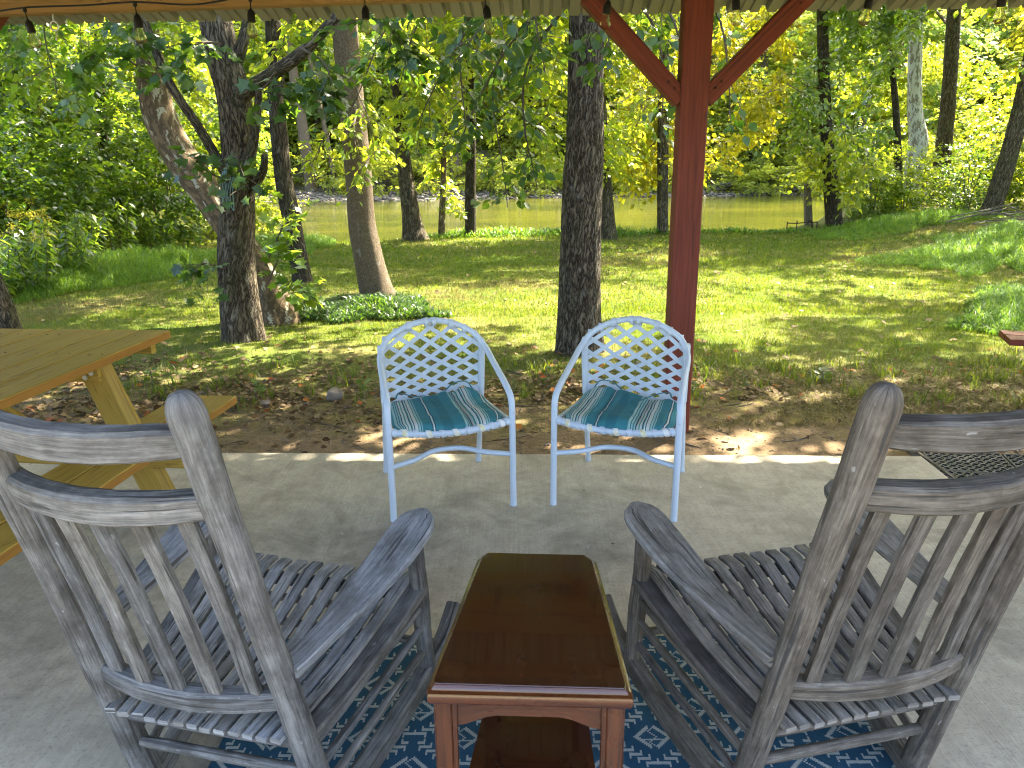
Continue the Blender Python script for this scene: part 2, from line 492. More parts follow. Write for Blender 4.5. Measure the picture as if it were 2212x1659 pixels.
M['steel'] = mat_simple('galvanised_sheet', (0.27, 0.26, 0.225), 0.5, 0.5, 0.15, 6, 0.25, 0.05)
M['zinc'] = mat_simple('zinc_plated', (0.62, 0.62, 0.60), 0.35, 0.5, 0.8)
M['black_plastic'] = mat_simple('black_plastic', (0.012, 0.012, 0.013), 0.45, 0.4)
M['rubber'] = mat_simple('black_rubber', (0.03, 0.03, 0.032), 0.62, 0.4, 0, 40, 0.4)
M['gravel'] = mat_leaf('pea_gravel', (0.12, 0.095, 0.07), (0.38, 0.32, 0.25), (0.1, 0.1, 0.1), (0.1, 0.1, 0.1), 0.0, 0.8, 0.3)
M['bar_stone'] = mat_leaf('bar_stone', (0.04, 0.033, 0.024), (0.17, 0.142, 0.105), (0.1, 0.1, 0.1), (0.1, 0.1, 0.1), 0.0, 0.8, 0.3)
M['rock'] = mat_simple('field_rock', (0.26, 0.215, 0.18), 0.85, 0.2, 0, 14, 0.5, 0.6, 0.02)
M['rust'] = mat_simple('rusty_iron', (0.055, 0.035, 0.026), 0.8, 0.2)
M['deadwood'] = mat_bark('dead_wood', (0.045, 0.038, 0.028), (0.12, 0.10, 0.076), (0.23, 0.20, 0.16), 60, 8, 0.006, 0.05)
M['rope'] = mat_simple('green_rope', (0.16, 0.27, 0.25), 0.8, 0.2)
M['rug_blue'] = mat_simple('rug_blue_weave', (0.036, 0.10, 0.158), 0.95, 0.1, 0, 260, 0.5, 0.8, 0.003)
M['rug_white'] = mat_simple('rug_pale_weave', (0.42, 0.44, 0.40), 0.95, 0.1, 0, 260, 0.35, 0.8, 0.003)
M['tie'] = mat_simple('tie_fabric', (0.06, 0.19, 0.20), 0.85, 0.2)


def mat_glass():
    t = NT('bulb_glass')
    g = t.n('BsdfGlass', i_Color=(1.0, 0.97, 0.86), i_Roughness=0.02, i_IOR=1.25).outputs[0]
    tr = t.n('BsdfTransparent', i_Color=(0.96, 0.94, 0.84)).outputs[0]
    mx = t.n('MixShader')
    t.set(mx.inputs[0], 0.45)
    t.set(mx.inputs[1], g)
    t.set(mx.inputs[2], tr)
    return t.done(mx.outputs[0])


M['glass'] = mat_glass()


def mat_water():
    t = NT('river_water')
    p = t.coord('POS')
    a = t.noise(t.mapped(p, (0.55, 2.6, 1)), 1.0, 4, 0.6, 0.4)
    b = t.noise(t.mapped(p, (2.2, 7.0, 1)), 1.0, 3, 0.6, 0.2)
    c = t.noise(t.mapped(p, (0.10, 0.30, 1)), 1.0, 3, 0.5)
    col = t.mix(t.ramp(c, [(0.38, 0.0), (0.62, 1.0)]), (0.036, 0.042, 0.006), (0.078, 0.075, 0.010))
    col = t.mix(t.math('MULTIPLY', a, 0.4), col, (0.025, 0.03, 0.008))
    h = t.math('ADD', a, t.math('MULTIPLY', b, 0.45))
    return t.done(t.bsdf(col, 0.04, 0.5, t.bump(h, 0.22, 0.10), ior=1.33))


M['water'] = mat_water()


# ------------------------------------------------------------------ helpers: objects and meshes
def tag(o, label=None, cat=None, group=None, kind=None):
    if label:
        o['label'] = label
    if cat:
        o['category'] = cat
    if group:
        o['group'] = group
    if kind:
        o['kind'] = kind
    return o


def link(name, data, parent=None):
    o = bpy.data.objects.new(name, data)
    COL.objects.link(o)
    if parent is not None:
        o.parent = parent
    return o


def thing(name, loc=(0, 0, 0), rz=0.0, label=None, cat=None, group=None):
    o = link(name, None)
    o.empty_display_size = 0.1
    o.location = loc
    o.rotation_euler = (0, 0, rz)
    return tag(o, label, cat, group)


def copy_tree(o, parent=None):
    c = o.copy()
    COL.objects.link(c)
    c.parent = parent
    for ch in list(o.children):
        copy_tree(ch, c)
    return c


class MB:
    """collects vertices, faces and per-loop uv, then links one mesh object"""
    def __init__(self):
        self.v, self.f, self.uv, self.mi = [], [], [], []

    def face(self, idx, uv=None, mi=0):
        self.f.append(tuple(idx))
        self.uv.append(uv if uv is not None else [(self.v[i][0], self.v[i][1]) for i in idx])
        self.mi.append(mi)

    def sweep(self, pts, section, scale=None, up=(0, 0, 1), cap=True, closed=False, u0=0.0):
        """sweep a closed 2-D section (a = side, b = up) along pts; scale(i) -> (sa, sb)"""
        pts = [Vector(p) for p in pts]
        n, k = len(pts), len(section)
        base = len(self.v)
        per = [0.0]
        for j in range(k):
            a, b = section[j], section[(j + 1) % k]
            per.append(per[-1] + math.hypot(a[0] - b[0], a[1] - b[1]))
        L = [u0]
        for i in range(1, n):
            L.append(L[-1] + (pts[i] - pts[i - 1]).length)
        upv = Vector(up)
        for i in range(n):
            if closed:
                tg = pts[(i + 1) % n] - pts[i - 1]
            else:
                tg = pts[min(i + 1, n - 1)] - pts[max(i - 1, 0)]
            tg.normalize()
            uu = upv[i] if isinstance(up, list) else upv
            side = tg.cross(uu)
            if side.length < 1e-4:
                side = tg.cross(Vector((0, 1, 0)))
            side.normalize()
            w = side.cross(tg)
            sc = scale[i] if scale is not None else (1, 1)
            if not hasattr(sc, '__len__'):
                sc = (sc, sc)
            for a, b in section:
                self.v.append(tuple(pts[i] + side * (a * sc[0]) + w * (b * sc[1])))
        rings = n if closed else n - 1
        for i in range(rings):
            i2 = (i + 1) % n
            la, lb = L[i], (L[i2] if i2 else L[i] + 0.01)
            for j in range(k):
                j2 = (j + 1) % k
                self.face((base + i * k + j, base + i2 * k + j, base + i2 * k + j2, base + i * k + j2),
                          [(la, per[j]), (lb, per[j]), (lb, per[j + 1]), (la, per[j + 1])])
        if cap and not closed:
            for i, rev in ((0, False), (n - 1, True)):
                idx = [base + i * k + j for j in range(k)]
                uv = [(section[j][0] * 0.3 + L[i], section[j][1] + 3) for j in range(k)]
                if rev:
                    idx, uv = idx[::-1], uv[::-1]
                self.face(idx, uv)
        return self

    def build(self, name, mat, parent=None, smooth=True, angle=38.0):
        me = bpy.data.meshes.new(name)
        me.from_pydata(self.v, [], self.f)
        ul = me.uv_layers.new(name='UVMap')
        flat = [c for u in self.uv for p in u for c in p]
        ul.data.foreach_set('uv', flat)
        for m in (mat if isinstance(mat, (list, tuple)) else [mat]):
            me.materials.append(m)
        if any(self.mi):
            me.polygons.foreach_set('material_index', self.mi)
        if smooth:
            me.polygons.foreach_set('use_smooth', [True] * len(me.polygons))
            me.set_sharp_from_angle(angle=R(angle))
        me.update()
        return link(name, me, parent)


def circ(r, k=12, ph=0.0):
    return [(r * math.cos(2 * math.pi * j / k + ph), r * math.sin(2 * math.pi * j / k + ph)) for j in range(k)]


def rect(w, h, c=0.003):
    a, b = w / 2, h / 2
    return [(a, -b + c), (a, b - c), (a - c, b), (-a + c, b), (-a, b - c), (-a, -b + c), (-a + c, -b), (a - c, -b)]


def lerp(a, b, t):
    return tuple(a[i] + (b[i] - a[i]) * t for i in range(len(a)))


def line(a, b, n=2):
    return [lerp(a, b, i / (n - 1)) for i in range(n)]


def smooth_path(pts, n=8):
    """Catmull-Rom through points"""
    P = [Vector(p) for p in pts]
    P = [P[0] * 2 - P[1]] + P + [P[-1] * 2 - P[-2]]
    out = []
    for i in range(1, len(P) - 2):
        p0, p1, p2, p3 = P[i - 1:i + 3]
        for j in range(n):
            t = j / n
            out.append(0.5 * ((2 * p1) + (p2 - p0) * t + (2 * p0 - 5 * p1 + 4 * p2 - p3) * t * t + (3 * p1 - p0 - 3 * p2 + p3) * t ** 3))
    out.append(P[-2])
    return out


def sway(pts, amp, seed=0.0, f=6.0):
    return [Vector(p) + Vector((mnoise.noise((p[0] * f + seed, p[1] * f, p[2] * f)), mnoise.noise((p[0] * f, p[1] * f + seed + 9, p[2] * f)), mnoise.noise((p[0] * f, p[1] * f, p[2] * f + seed + 5)))) * amp for p in pts]


def big_mesh(name, verts, polys, mat, parent=None, smooth=False):
    """verts (N,3) array, polys (F,k) int array"""
    me = bpy.data.meshes.new(name)
    nv, (nf, k) = len(verts), polys.shape
    me.vertices.add(nv)
    me.vertices.foreach_set('co', np.ascontiguousarray(verts, dtype=np.float32).ravel())
    me.loops.add(nf * k)
    me.loops.foreach_set('vertex_index', np.ascontiguousarray(polys, dtype=np.int32).ravel())
    me.polygons.add(nf)
    me.polygons.foreach_set('loop_start', np.arange(0, nf * k, k, dtype=np.int32))
    me.polygons.foreach_set('loop_total', np.full(nf, k, dtype=np.int32))
    if smooth:
        me.polygons.foreach_set('use_smooth', np.ones(nf, dtype=bool))
    me.materials.append(mat)
    me.update(calc_edges=True)
    return link(name, me, parent)


def unit(a):
    return a / (np.linalg.norm(a, axis=-1, keepdims=True) + 1e-9)


LEAF = {
    # (along, side, up) template and faces
    'ovate': (np.array([(0, 0, 0), (.28, .30, .05), (.62, .27, .04), (1, 0, -.06), (.62, -.27, .04), (.28, -.30, .05)]),
              np.array([(0, 1, 2, 3), (0, 3, 4, 5)])),
    'narrow': (np.array([(0, 0, 0), (.4, .13, .03), (1, 0, -.12), (.4, -.13, .03)]), np.array([(0, 1, 2, 3)])),
    'kite': (np.array([(0, 0, 0), (.42, .36, .07), (1, 0, -.03), (.42, -.36, .07)]), np.array([(0, 1, 2), (0, 2, 3)])),
    'maple': (np.array([(0, 0, 0), (.05, .42, .05), (.38, .30, .03), (.48, .58, .02), (.66, .22, .02), (1, 0, -.06),
                        (.66, -.22, .02), (.48, -.58, .02), (.38, -.30, .03), (.05, -.42, .05)]),
              np.array([(0, 1, 2, 2), (0, 2, 3, 4), (0, 4, 5, 6), (0, 6, 7, 8), (0, 8, 9, 9)])),
}


def leaves(name, pos, d, n, L, mat, parent=None, shape='kite', wr=1.0):
    tp, fc = LEAF[shape]
    if shape == 'maple':
        fc = np.array([(0, 1, 2), (0, 2, 4), (2, 3, 4), (0, 4, 5), (0, 5, 6), (0, 6, 8), (6, 7, 8), (0, 8, 9)])
    N, k = len(pos), len(tp)
    d = unit(d)
    s = unit(np.cross(n, d))
    n = np.cross(d, s)
    L = np.broadcast_to(np.asarray(L, float), (N,))[:, None, None]
    a, b, c = tp[:, 0][None, :, None], tp[:, 1][None, :, None] * wr, tp[:, 2][None, :, None]
    v = pos[:, None, :] + L * (a * d[:, None, :] + b * s[:, None, :] + c * n[:, None, :])
    f = (fc[None] + (np.arange(N) * k)[:, None, None]).reshape(-1, fc.shape[1])
    return big_mesh(name, v.reshape(-1, 3), f, mat, parent)


def sprays(centers, dirs, per, length, r, flat=0.4, droop=0.25):
    """leaf positions, directions and normals for flattened leafy sprays"""
    N = len(centers)
    dirs = unit(dirs)
    up = np.array([0, 0, 1.0])
    side = unit(np.cross(dirs, up) + r.normal(0, .05, (N, 3)))
    nrm = np.cross(side, dirs)
    s = r.uniform(0, 1, (N, per))
    t = r.normal(0, flat * .5, (N, per)) * (1 - .5 * s)
    Lg = (length * r.uniform(.7, 1.3, N))[:, None]
    pos = centers[:, None, :] + (s * Lg)[..., None] * dirs[:, None, :] + (t * Lg)[..., None] * side[:, None, :]
    pos = pos + (r.normal(0, .07, (N, per)) * Lg)[..., None] * nrm[:, None, :]
    pos[..., 2] -= droop * Lg * s * s
    ld = dirs[:, None, :] * .7 + side[:, None, :] * (np.sign(t) * .8)[..., None] + r.normal(0, .35, (N, per, 3)) - np.array([0, 0, .35])
    ln = nrm[:, None, :] * 1.0 + r.normal(0, .45, (N, per, 3)) + np.array([0, 0, .25])
    return pos.reshape(-1, 3), ld.reshape(-1, 3), ln.reshape(-1, 3)


def ellipsoid_sprays(n, c, rad, r, shell=0.45):
    v = unit(r.normal(0, 1, (n, 3)))
    q = (shell + (1 - shell) * r.uniform(0, 1, n) ** .6)[:, None]
    # uneven outline: radius varies with direction
    bump = 1 + .22 * np.sin(3.1 * v[:, :1] * 2 + c[0]) * np.cos(2.7 * v[:, 1:2] * 2 + c[1]) + .12 * np.sin(7 * v[:, 2:] + 3 * v[:, :1])
    p = np.array(c) + v * q * np.array(rad) * bump
    d = v + r.normal(0, .45, (n, 3))
    d[:, 2] *= .5
    return p, d


# ------------------------------------------------------------------ terrain
def sstep(a, b, x):
    t = np.clip((x - a) / (b - a), 0, 1)
    return t * t * (3 - 2 * t)


def bank_y(x):
    return np.interp(x, [-60, -14, -6.5, -4, 0, 6, 7.6, 9, 13, 60], [21, 20, 18.5, 15.9, 17.3, 17.7, 19.0, 21.5, 24, 26])


WATER_Z = -0.9


def zt(x, y):
    x, y = np.asarray(x, float), np.asarray(y, float)
    z = -0.035 - 0.085 * sstep(4.3, 9, y) - 0.04 * sstep(9, 16, y)
    z = z + .015 * np.sin(x * 1.7 + y * .6) * np.sin(y * 1.1 - x * .4) * sstep(4.2, 6, y)
    z = z + .05 * np.exp(-(((x + 2.3) / 1.5) ** 2 + ((y - 6.2) / .9) ** 2))
    z = z + .28 * sstep(6.2, 9.5, x) * sstep(7, 11, y) * (1 - sstep(30, 34, y))
    z = z + .25 * sstep(5.6, 9, -x) * sstep(8, 12, y) * (1 - sstep(30, 34, y))
    by = bank_y(x)
    z = z - 1.35 * sstep(0.0, 2.2, y - by)
    far = 46.0 + 1.2 * np.sin(x * .11) + .5 * np.sin(x * .43)
    z = z + 0.62 * sstep(-1.5, .8, y - far) + .5 * sstep(0.3, 6.0, y - far)
    z = z + np.maximum(y - far - 6.0, 0) * (.62 + .06 * np.sin(x * .07))
    return z


def grid_axis(parts):
    out = []
    for a, b, s in parts:
        out.append(np.arange(a, b - 1e-6, s))
    out.append([parts[-1][1]])
    return np.concatenate(out)


gx = grid_axis([(-150, -20, 6), (-20, -8, .6), (-8, 10, .12), (10, 20, .6), (20, 150, 6)])
gy = grid_axis([(-60, -4, 4), (-4, 3.4, .6), (3.4, 12, .1), (12, 20, .25), (20, 44, 1.2), (44, 56, .5), (56, 140, 3)])
GX, GY = np.meshgrid(gx, gy)
GZ = zt(GX, GY)
fine = (GY > 3.9) & (GY < 18) & (np.abs(GX) < 10)
GZ = GZ + fine * rng.normal(0, .004, GX.shape)
gv = np.stack([GX, GY, GZ], -1).reshape(-1, 3)
nxg = len(gx)
ii = (np.arange(len(gy) - 1)[:, None] * nxg + np.arange(nxg - 1)[None, :]).reshape(-1)
gp = np.stack([ii, ii + 1, ii + 1 + nxg, ii + nxg], -1)
tag(big_mesh('ground', gv, gp, M['ground'], smooth=True), kind='structure')

wv = np.array([(-150, 15.0, WATER_Z), (150, 15.0, WATER_Z), (150, 50.0, WATER_Z), (-150, 50.0, WATER_Z)])
tag(big_mesh('river', wv, np.array([[0, 1, 2, 3]]), M['water']), kind='structure')

# patio slab, its front edge turned a little clockwise
SLAB_RZ = R(-2.3)
slab = MB()
# corners in slab frame: front-right corner is the origin
pr = [(-12.0, 0.0), (-1.7, 0.0), (0.0, 0.0), (0.0, -7.2), (-12.0, -7.2)]
c = .012
sv = []
for z, ins in ((-.16, 0.0), (-c, 0.0), (0.0, c)):
    for (x, y) in ((-12.0 + ins, 0 - ins), (0 - ins, 0 - ins), (0 - ins, -7.2 + ins), (-12 + ins, -7.2 + ins)):
        sv.append((x, y, z))
slab.v = sv
for lv in (0, 1):
    for j in range(4):
        j2 = (j + 1) % 4
        slab.face((lv * 4 + j2, lv * 4 + j, lv * 4 + 4 + j, lv * 4 + 4 + j2))
slab.face((11, 10, 9, 8))
so = slab.build('patio_slab', M['concrete'], smooth=False)
so.location = (2.15, 3.735, 0.0)
so.rotation_euler = (0, 0, SLAB_RZ)
tag(so, kind='structure')


# ------------------------------------------------------------------ pavilion
pav = thing('pavilion', (0.96, 4.27, 0), SLAB_RZ, 'open picnic pavilion with red timber post, wooden beam and ribbed metal roof', 'pavilion')
POSTX = [-4.2, 0.0, 4.2]


def post_obj(x, y, zb, zt_, name='post', w=.145):
    m = MB()
    m.sweep(sway(line((x, y, zb), (x, y, zt_), 14), .002, x), rect(w, w, .006), up=(0, 1, 0))
    return m.build(name, M['red'], pav)


for px in POSTX:
    p = post_obj(px, 0, -.12, 2.42)
    if px == 0.0:
        p['label'] = 'red painted square post with knots and braces'
    for s in (-1, 1):
        m = MB()
        m.sweep(line((px + s * .06, 0.0, 1.80), (px + s * .56, 0.0, 2.305), 6), rect(.09, .115, .005), up=(0, 1, 0))
        m.build('brace', M['red'], pav)
    if px != 0.0:                       # the back beam spans clear between its end posts
        post_obj(px, -3.15, -.12, 2.42)
bolt_me = None
for px in POSTX:
    for s in (-1, 1):
        for (dx, zz) in ((.105, 1.855), (.135, 1.885), (.50, 2.245)):
            m = MB()
            m.sweep([(px + s * dx, -.052, zz), (px + s * dx, -.0545 - .003, zz)], circ(.0085, 8), up=(0, 0, 1))
            m.build('bolt', M['rust'], pav)
# front beam, natural wood
for yy, nm in ((-.115, 'beam'), (-3.25, 'beam')):
    m = MB()
    m.sweep(line((-6.2, yy + .03, 2.375 - .050), (6.2, yy - .03, 2.375 + .110), 24), rect(.075, .235, .004))
    m.build(nm, M['beam'], pav)
EAVE_Y, EAVE_Z, SLOPE = .62, 2.312, .31
RIDGE_Y = -1.55
# ribbed sheets
pw = .914


def sheet_section():
    out = []
    x = 0.0
    for k in range(4):
        x0 = k * .2285
        out += [(x0, 0), (x0 + .012, .0), (x0 + .022, .036), (x0 + .050, .036), (x0 + .060, 0)]
        for q in (.115, .17):
            out += [(x0 + q, 0), (x0 + q + .005, .011), (x0 + q + .017, .011), (x0 + q + .022, 0)]
    out.append((pw, 0))
    return out


sec = sheet_section()
for side in (0, 1):
    y0, y1 = (EAVE_Y, RIDGE_Y) if side == 0 else (RIDGE_Y * 2 - EAVE_Y, RIDGE_Y)
    z1 = EAVE_Z + SLOPE * abs(EAVE_Y - RIDGE_Y)
    base_mesh = None
    for i in range(14):
        xx = -6.4 + i * pw
        if base_mesh is None:
            m = MB()
            n = len(sec)
            for yy, zz in ((y0, EAVE_Z), (y1, z1)):
                for a, b in sec:
                    m.v.append((a, yy, zz + b))
            for yy, zz in ((y0, EAVE_Z), (y1, z1)):
                for a, b in sec:
                    m.v.append((a, yy, zz + b + .0015))
            for k in range(n - 1):
                m.face((k, k + 1, n + k + 1, n + k))
                m.face((2 * n + k, 3 * n + k, 3 * n + k + 1, 2 * n + k + 1))
                m.face((k + 1, k, 2 * n + k, 2 * n + k + 1))
            o = m.build('roof_sheet', M['steel'], pav, smooth=False)
            base_mesh = o.data
        else:
            o = link('roof_sheet', base_mesh, pav)
        o.location = (xx, 0, .002 * (i % 2))
    # purlins under the sheets
    for k in range(6):
        t_ = (k + .95) / 6.3
        yy = y0 + (y1 - y0) * t_
        zz = EAVE_Z + (z1 - EAVE_Z) * t_ - .026
        m = MB()
        m.sweep(line((-6.35, yy, zz), (6.35, yy, zz), 3), rect(.085, .04, .003))
        m.build('purlin', M['beam'], pav)
# rafters
for rx_ in (-6.0, -4.2, -2.1, 0, 2.1, 4.2, 6.0):
    for side in (0, 1):
        ya, yb = (.05, RIDGE_Y) if side == 0 else (RIDGE_Y * 2 - .05, RIDGE_Y)
        m = MB()
        m.sweep(line((rx_ + .11, ya, EAVE_Z + SLOPE * .57 - .12), (rx_ + .11, yb, EAVE_Z + SLOPE * abs(EAVE_Y - RIDGE_Y) - .12), 3), rect(.04, .14, .003))
        m.build('rafter', M['beam'], pav)
# eye bolt under the front beam
m = MB()
ex = -3.29
m.sweep([(ex + .022 * math.sin(a), -.105, 2.190 - .022 * math.cos(a)) for a in np.linspace(0, 2 * math.pi, 17)[:-1]], circ(.0045, 8), up=(0, 1, 0), closed=True)
m.sweep([(ex, -.105, 2.27), (ex, -.105, 2.212)], circ(.0045, 8), up=(0, 1, 0))
m.sweep([(ex + .004 * math.sin(a * 2), -.105, 2.168 - .02 * a) for a in np.linspace(0, 2.4, 8)], circ(.004, 6), up=(0, 1, 0))
m.build('eye_bolt', M['zinc'], pav)

# string lights along the beam
sl = thing('string_light', (0, 0, 0), 0, 'black cord string light with clear teardrop bulbs hung below the beam', 'string light')
bx = [-2.90, -2.334, -1.799, -1.243, -.685, -.096, .464, 1.077, 1.679, 2.294, 2.88]
bz = [2.10, 2.107, 2.122, 2.138, 2.143, 2.137, 2.148, 2.157, 2.151, 2.150, 2.15]


def by_(x):
    return 4.0 - math.tan(R(2.3)) * x


pts = []
for i in range(len(bx)):
    x, zc = bx[i], bz[i] + .135
    pts.append((x, by_(x), zc))
    if i < len(bx) - 1:
        xm = (x + bx[i + 1]) / 2
        pts.append((xm, by_(xm) + .02, zc - .012 + .02 * (i % 2)))
m = MB()
m.sweep(smooth_path(pts, 5), circ(.0045, 6))
m.build('cord', M['black_plastic'], sl)
sock_me = bulb_me = None


def lathe(prof, k=14):
    m = MB()
    n = len(prof)
    for (r_, z) in prof:
        for j in range(k):
            m.v.append((r_ * math.cos(2 * math.pi * j / k), r_ * math.sin(2 * math.pi * j / k), z))
    for i in range(n - 1):
        for j in range(k):
            j2 = (j + 1) % k
            m.face((i * k + j, (i + 1) * k + j, (i + 1) * k + j2, i * k + j2))
    return m


for i in range(len(bx)):
    if sock_me is None:
        so_ = lathe([(.001, .135), (.010, .134), (.010, .118), (.003, .112), (.003, .085), (.008, .078), (.015, .070), (.019, .055), (.019, .022), (.014, .020), (.001, .022)]).build('lamp_socket', M['black_plastic'], sl)
        bu = lathe([(.013, .022), (.014, .012), (.021, -.004), (.0265, -.022), (.025, -.036), (.017, -.047), (.006, -.052), (.0005, -.053)]).build('bulb', M['glass'], so_)
        sock_me, bulb_me = so_.data, bu.data
    else:
        so_ = link('lamp_socket', sock_me, sl)
        bu = link('bulb', bulb_me, so_)
    so_.location = (bx[i], by_(bx[i]), bz[i])
    so_.rotation_euler = (random.uniform(-.12, .12), random.uniform(-.16, .16), 0)


# ------------------------------------------------------------------ rug
def make_rug():
    cw = .005
    nx_, ny_ = int(1.83 / cw), int(1.225 / cw)
    X, Y = np.meshgrid(np.arange(nx_), np.arange(ny_))
    # stepped chevron lattice: tiles of 44 x 40 cells, odd rows shifted by half
    P, Q = 52, 44
    row = Y // (Q // 2)
    white = np.zeros(X.shape, bool)
    for sx, sy in ((0, 0), (P // 2, Q // 2)):
        lx = (X + sx) % P - P // 2
        ly = (Y + sy) % Q - Q // 2
        ax, ay = np.abs(lx), np.abs(ly)
        step = (ax // 4) * 4
        edge = (Q // 2 - 4) - (step * 3 // 4)
        d_ = ay - edge
        inside = ax < 23
        ln = inside & (d_ >= 0) & (d_ < 2)
        ris = inside & ((ax % 4) < 1) & (d_ > -3) & (d_ < 2)
        gate = ~((ax < 3) & (ly > 0))
        white |= (ln | ris) & gate
        # inner motif: leaf-shaped outline with a zigzag vein
        k = np.abs(ax - (9 - np.abs(ly) * 1.0))
        motif = (ay < 10) & (k < 1.1) & (ax > 1)
        bar_ = (np.abs(ly + 2) < 1) & (ax < 8)
        vein = (np.abs(lx - (np.abs((ly % 8) - 4) - 2)) < 1.0) & (ay < 8)
        white |= motif | bar_ | vein
    brd = (X < 3) | (X >= nx_ - 3) | (Y < 3) | (Y >= ny_ - 3)
    white &= ~brd
    gxv = np.arange(nx_ + 1) * cw
    gyv = np.arange(ny_ + 1) * cw
    VX, VY = np.meshgrid(gxv, gyv)
    hz = .0075 + .0035 * np.sin(VX * 3.1 + .5) * np.sin(VY * 4.3)
    hz = hz + rng.normal(0, .0004, VX.shape)
    v = np.stack([VX, VY, np.maximum(hz, .006)], -1).reshape(-1, 3)
    i0 = (np.arange(ny_)[:, None] * (nx_ + 1) + np.arange(nx_)[None, :]).reshape(-1)
    f = np.stack([i0, i0 + 1, i0 + nx_ + 2, i0 + nx_ + 1], -1)
    # skirt
    o = big_mesh('rug', v, f, M['rug_blue'])
    o.data.materials.append(M['rug_white'])
    o.data.polygons.foreach_set('material_index', white.reshape(-1).astype(np.int32))
    m = MB()
    m.sweep([(0, 0, .003), (1.83, 0, .003), (1.83, 1.222, .003), (0, 1.222, .003)], circ(.0045, 6), closed=True)
    b = m.build('edge_binding', M['rug_blue'], o)
    o.location = (-.805, .955, 0.001)
    o.rotation_euler = (0, 0, R(-.4))
    return tag(o, 'blue woven rug with pale stepped zigzag and leaf pattern on the concrete', 'rug')


make_rug()


# ------------------------------------------------------------------ rocking chairs
def back_post_pt(s, z):
    k = (z - .079) / (1.222 - .079)
    return Vector((s * (.243 + (.221 - .243) * k), -.202 + (-.356 + .202) * k, z))


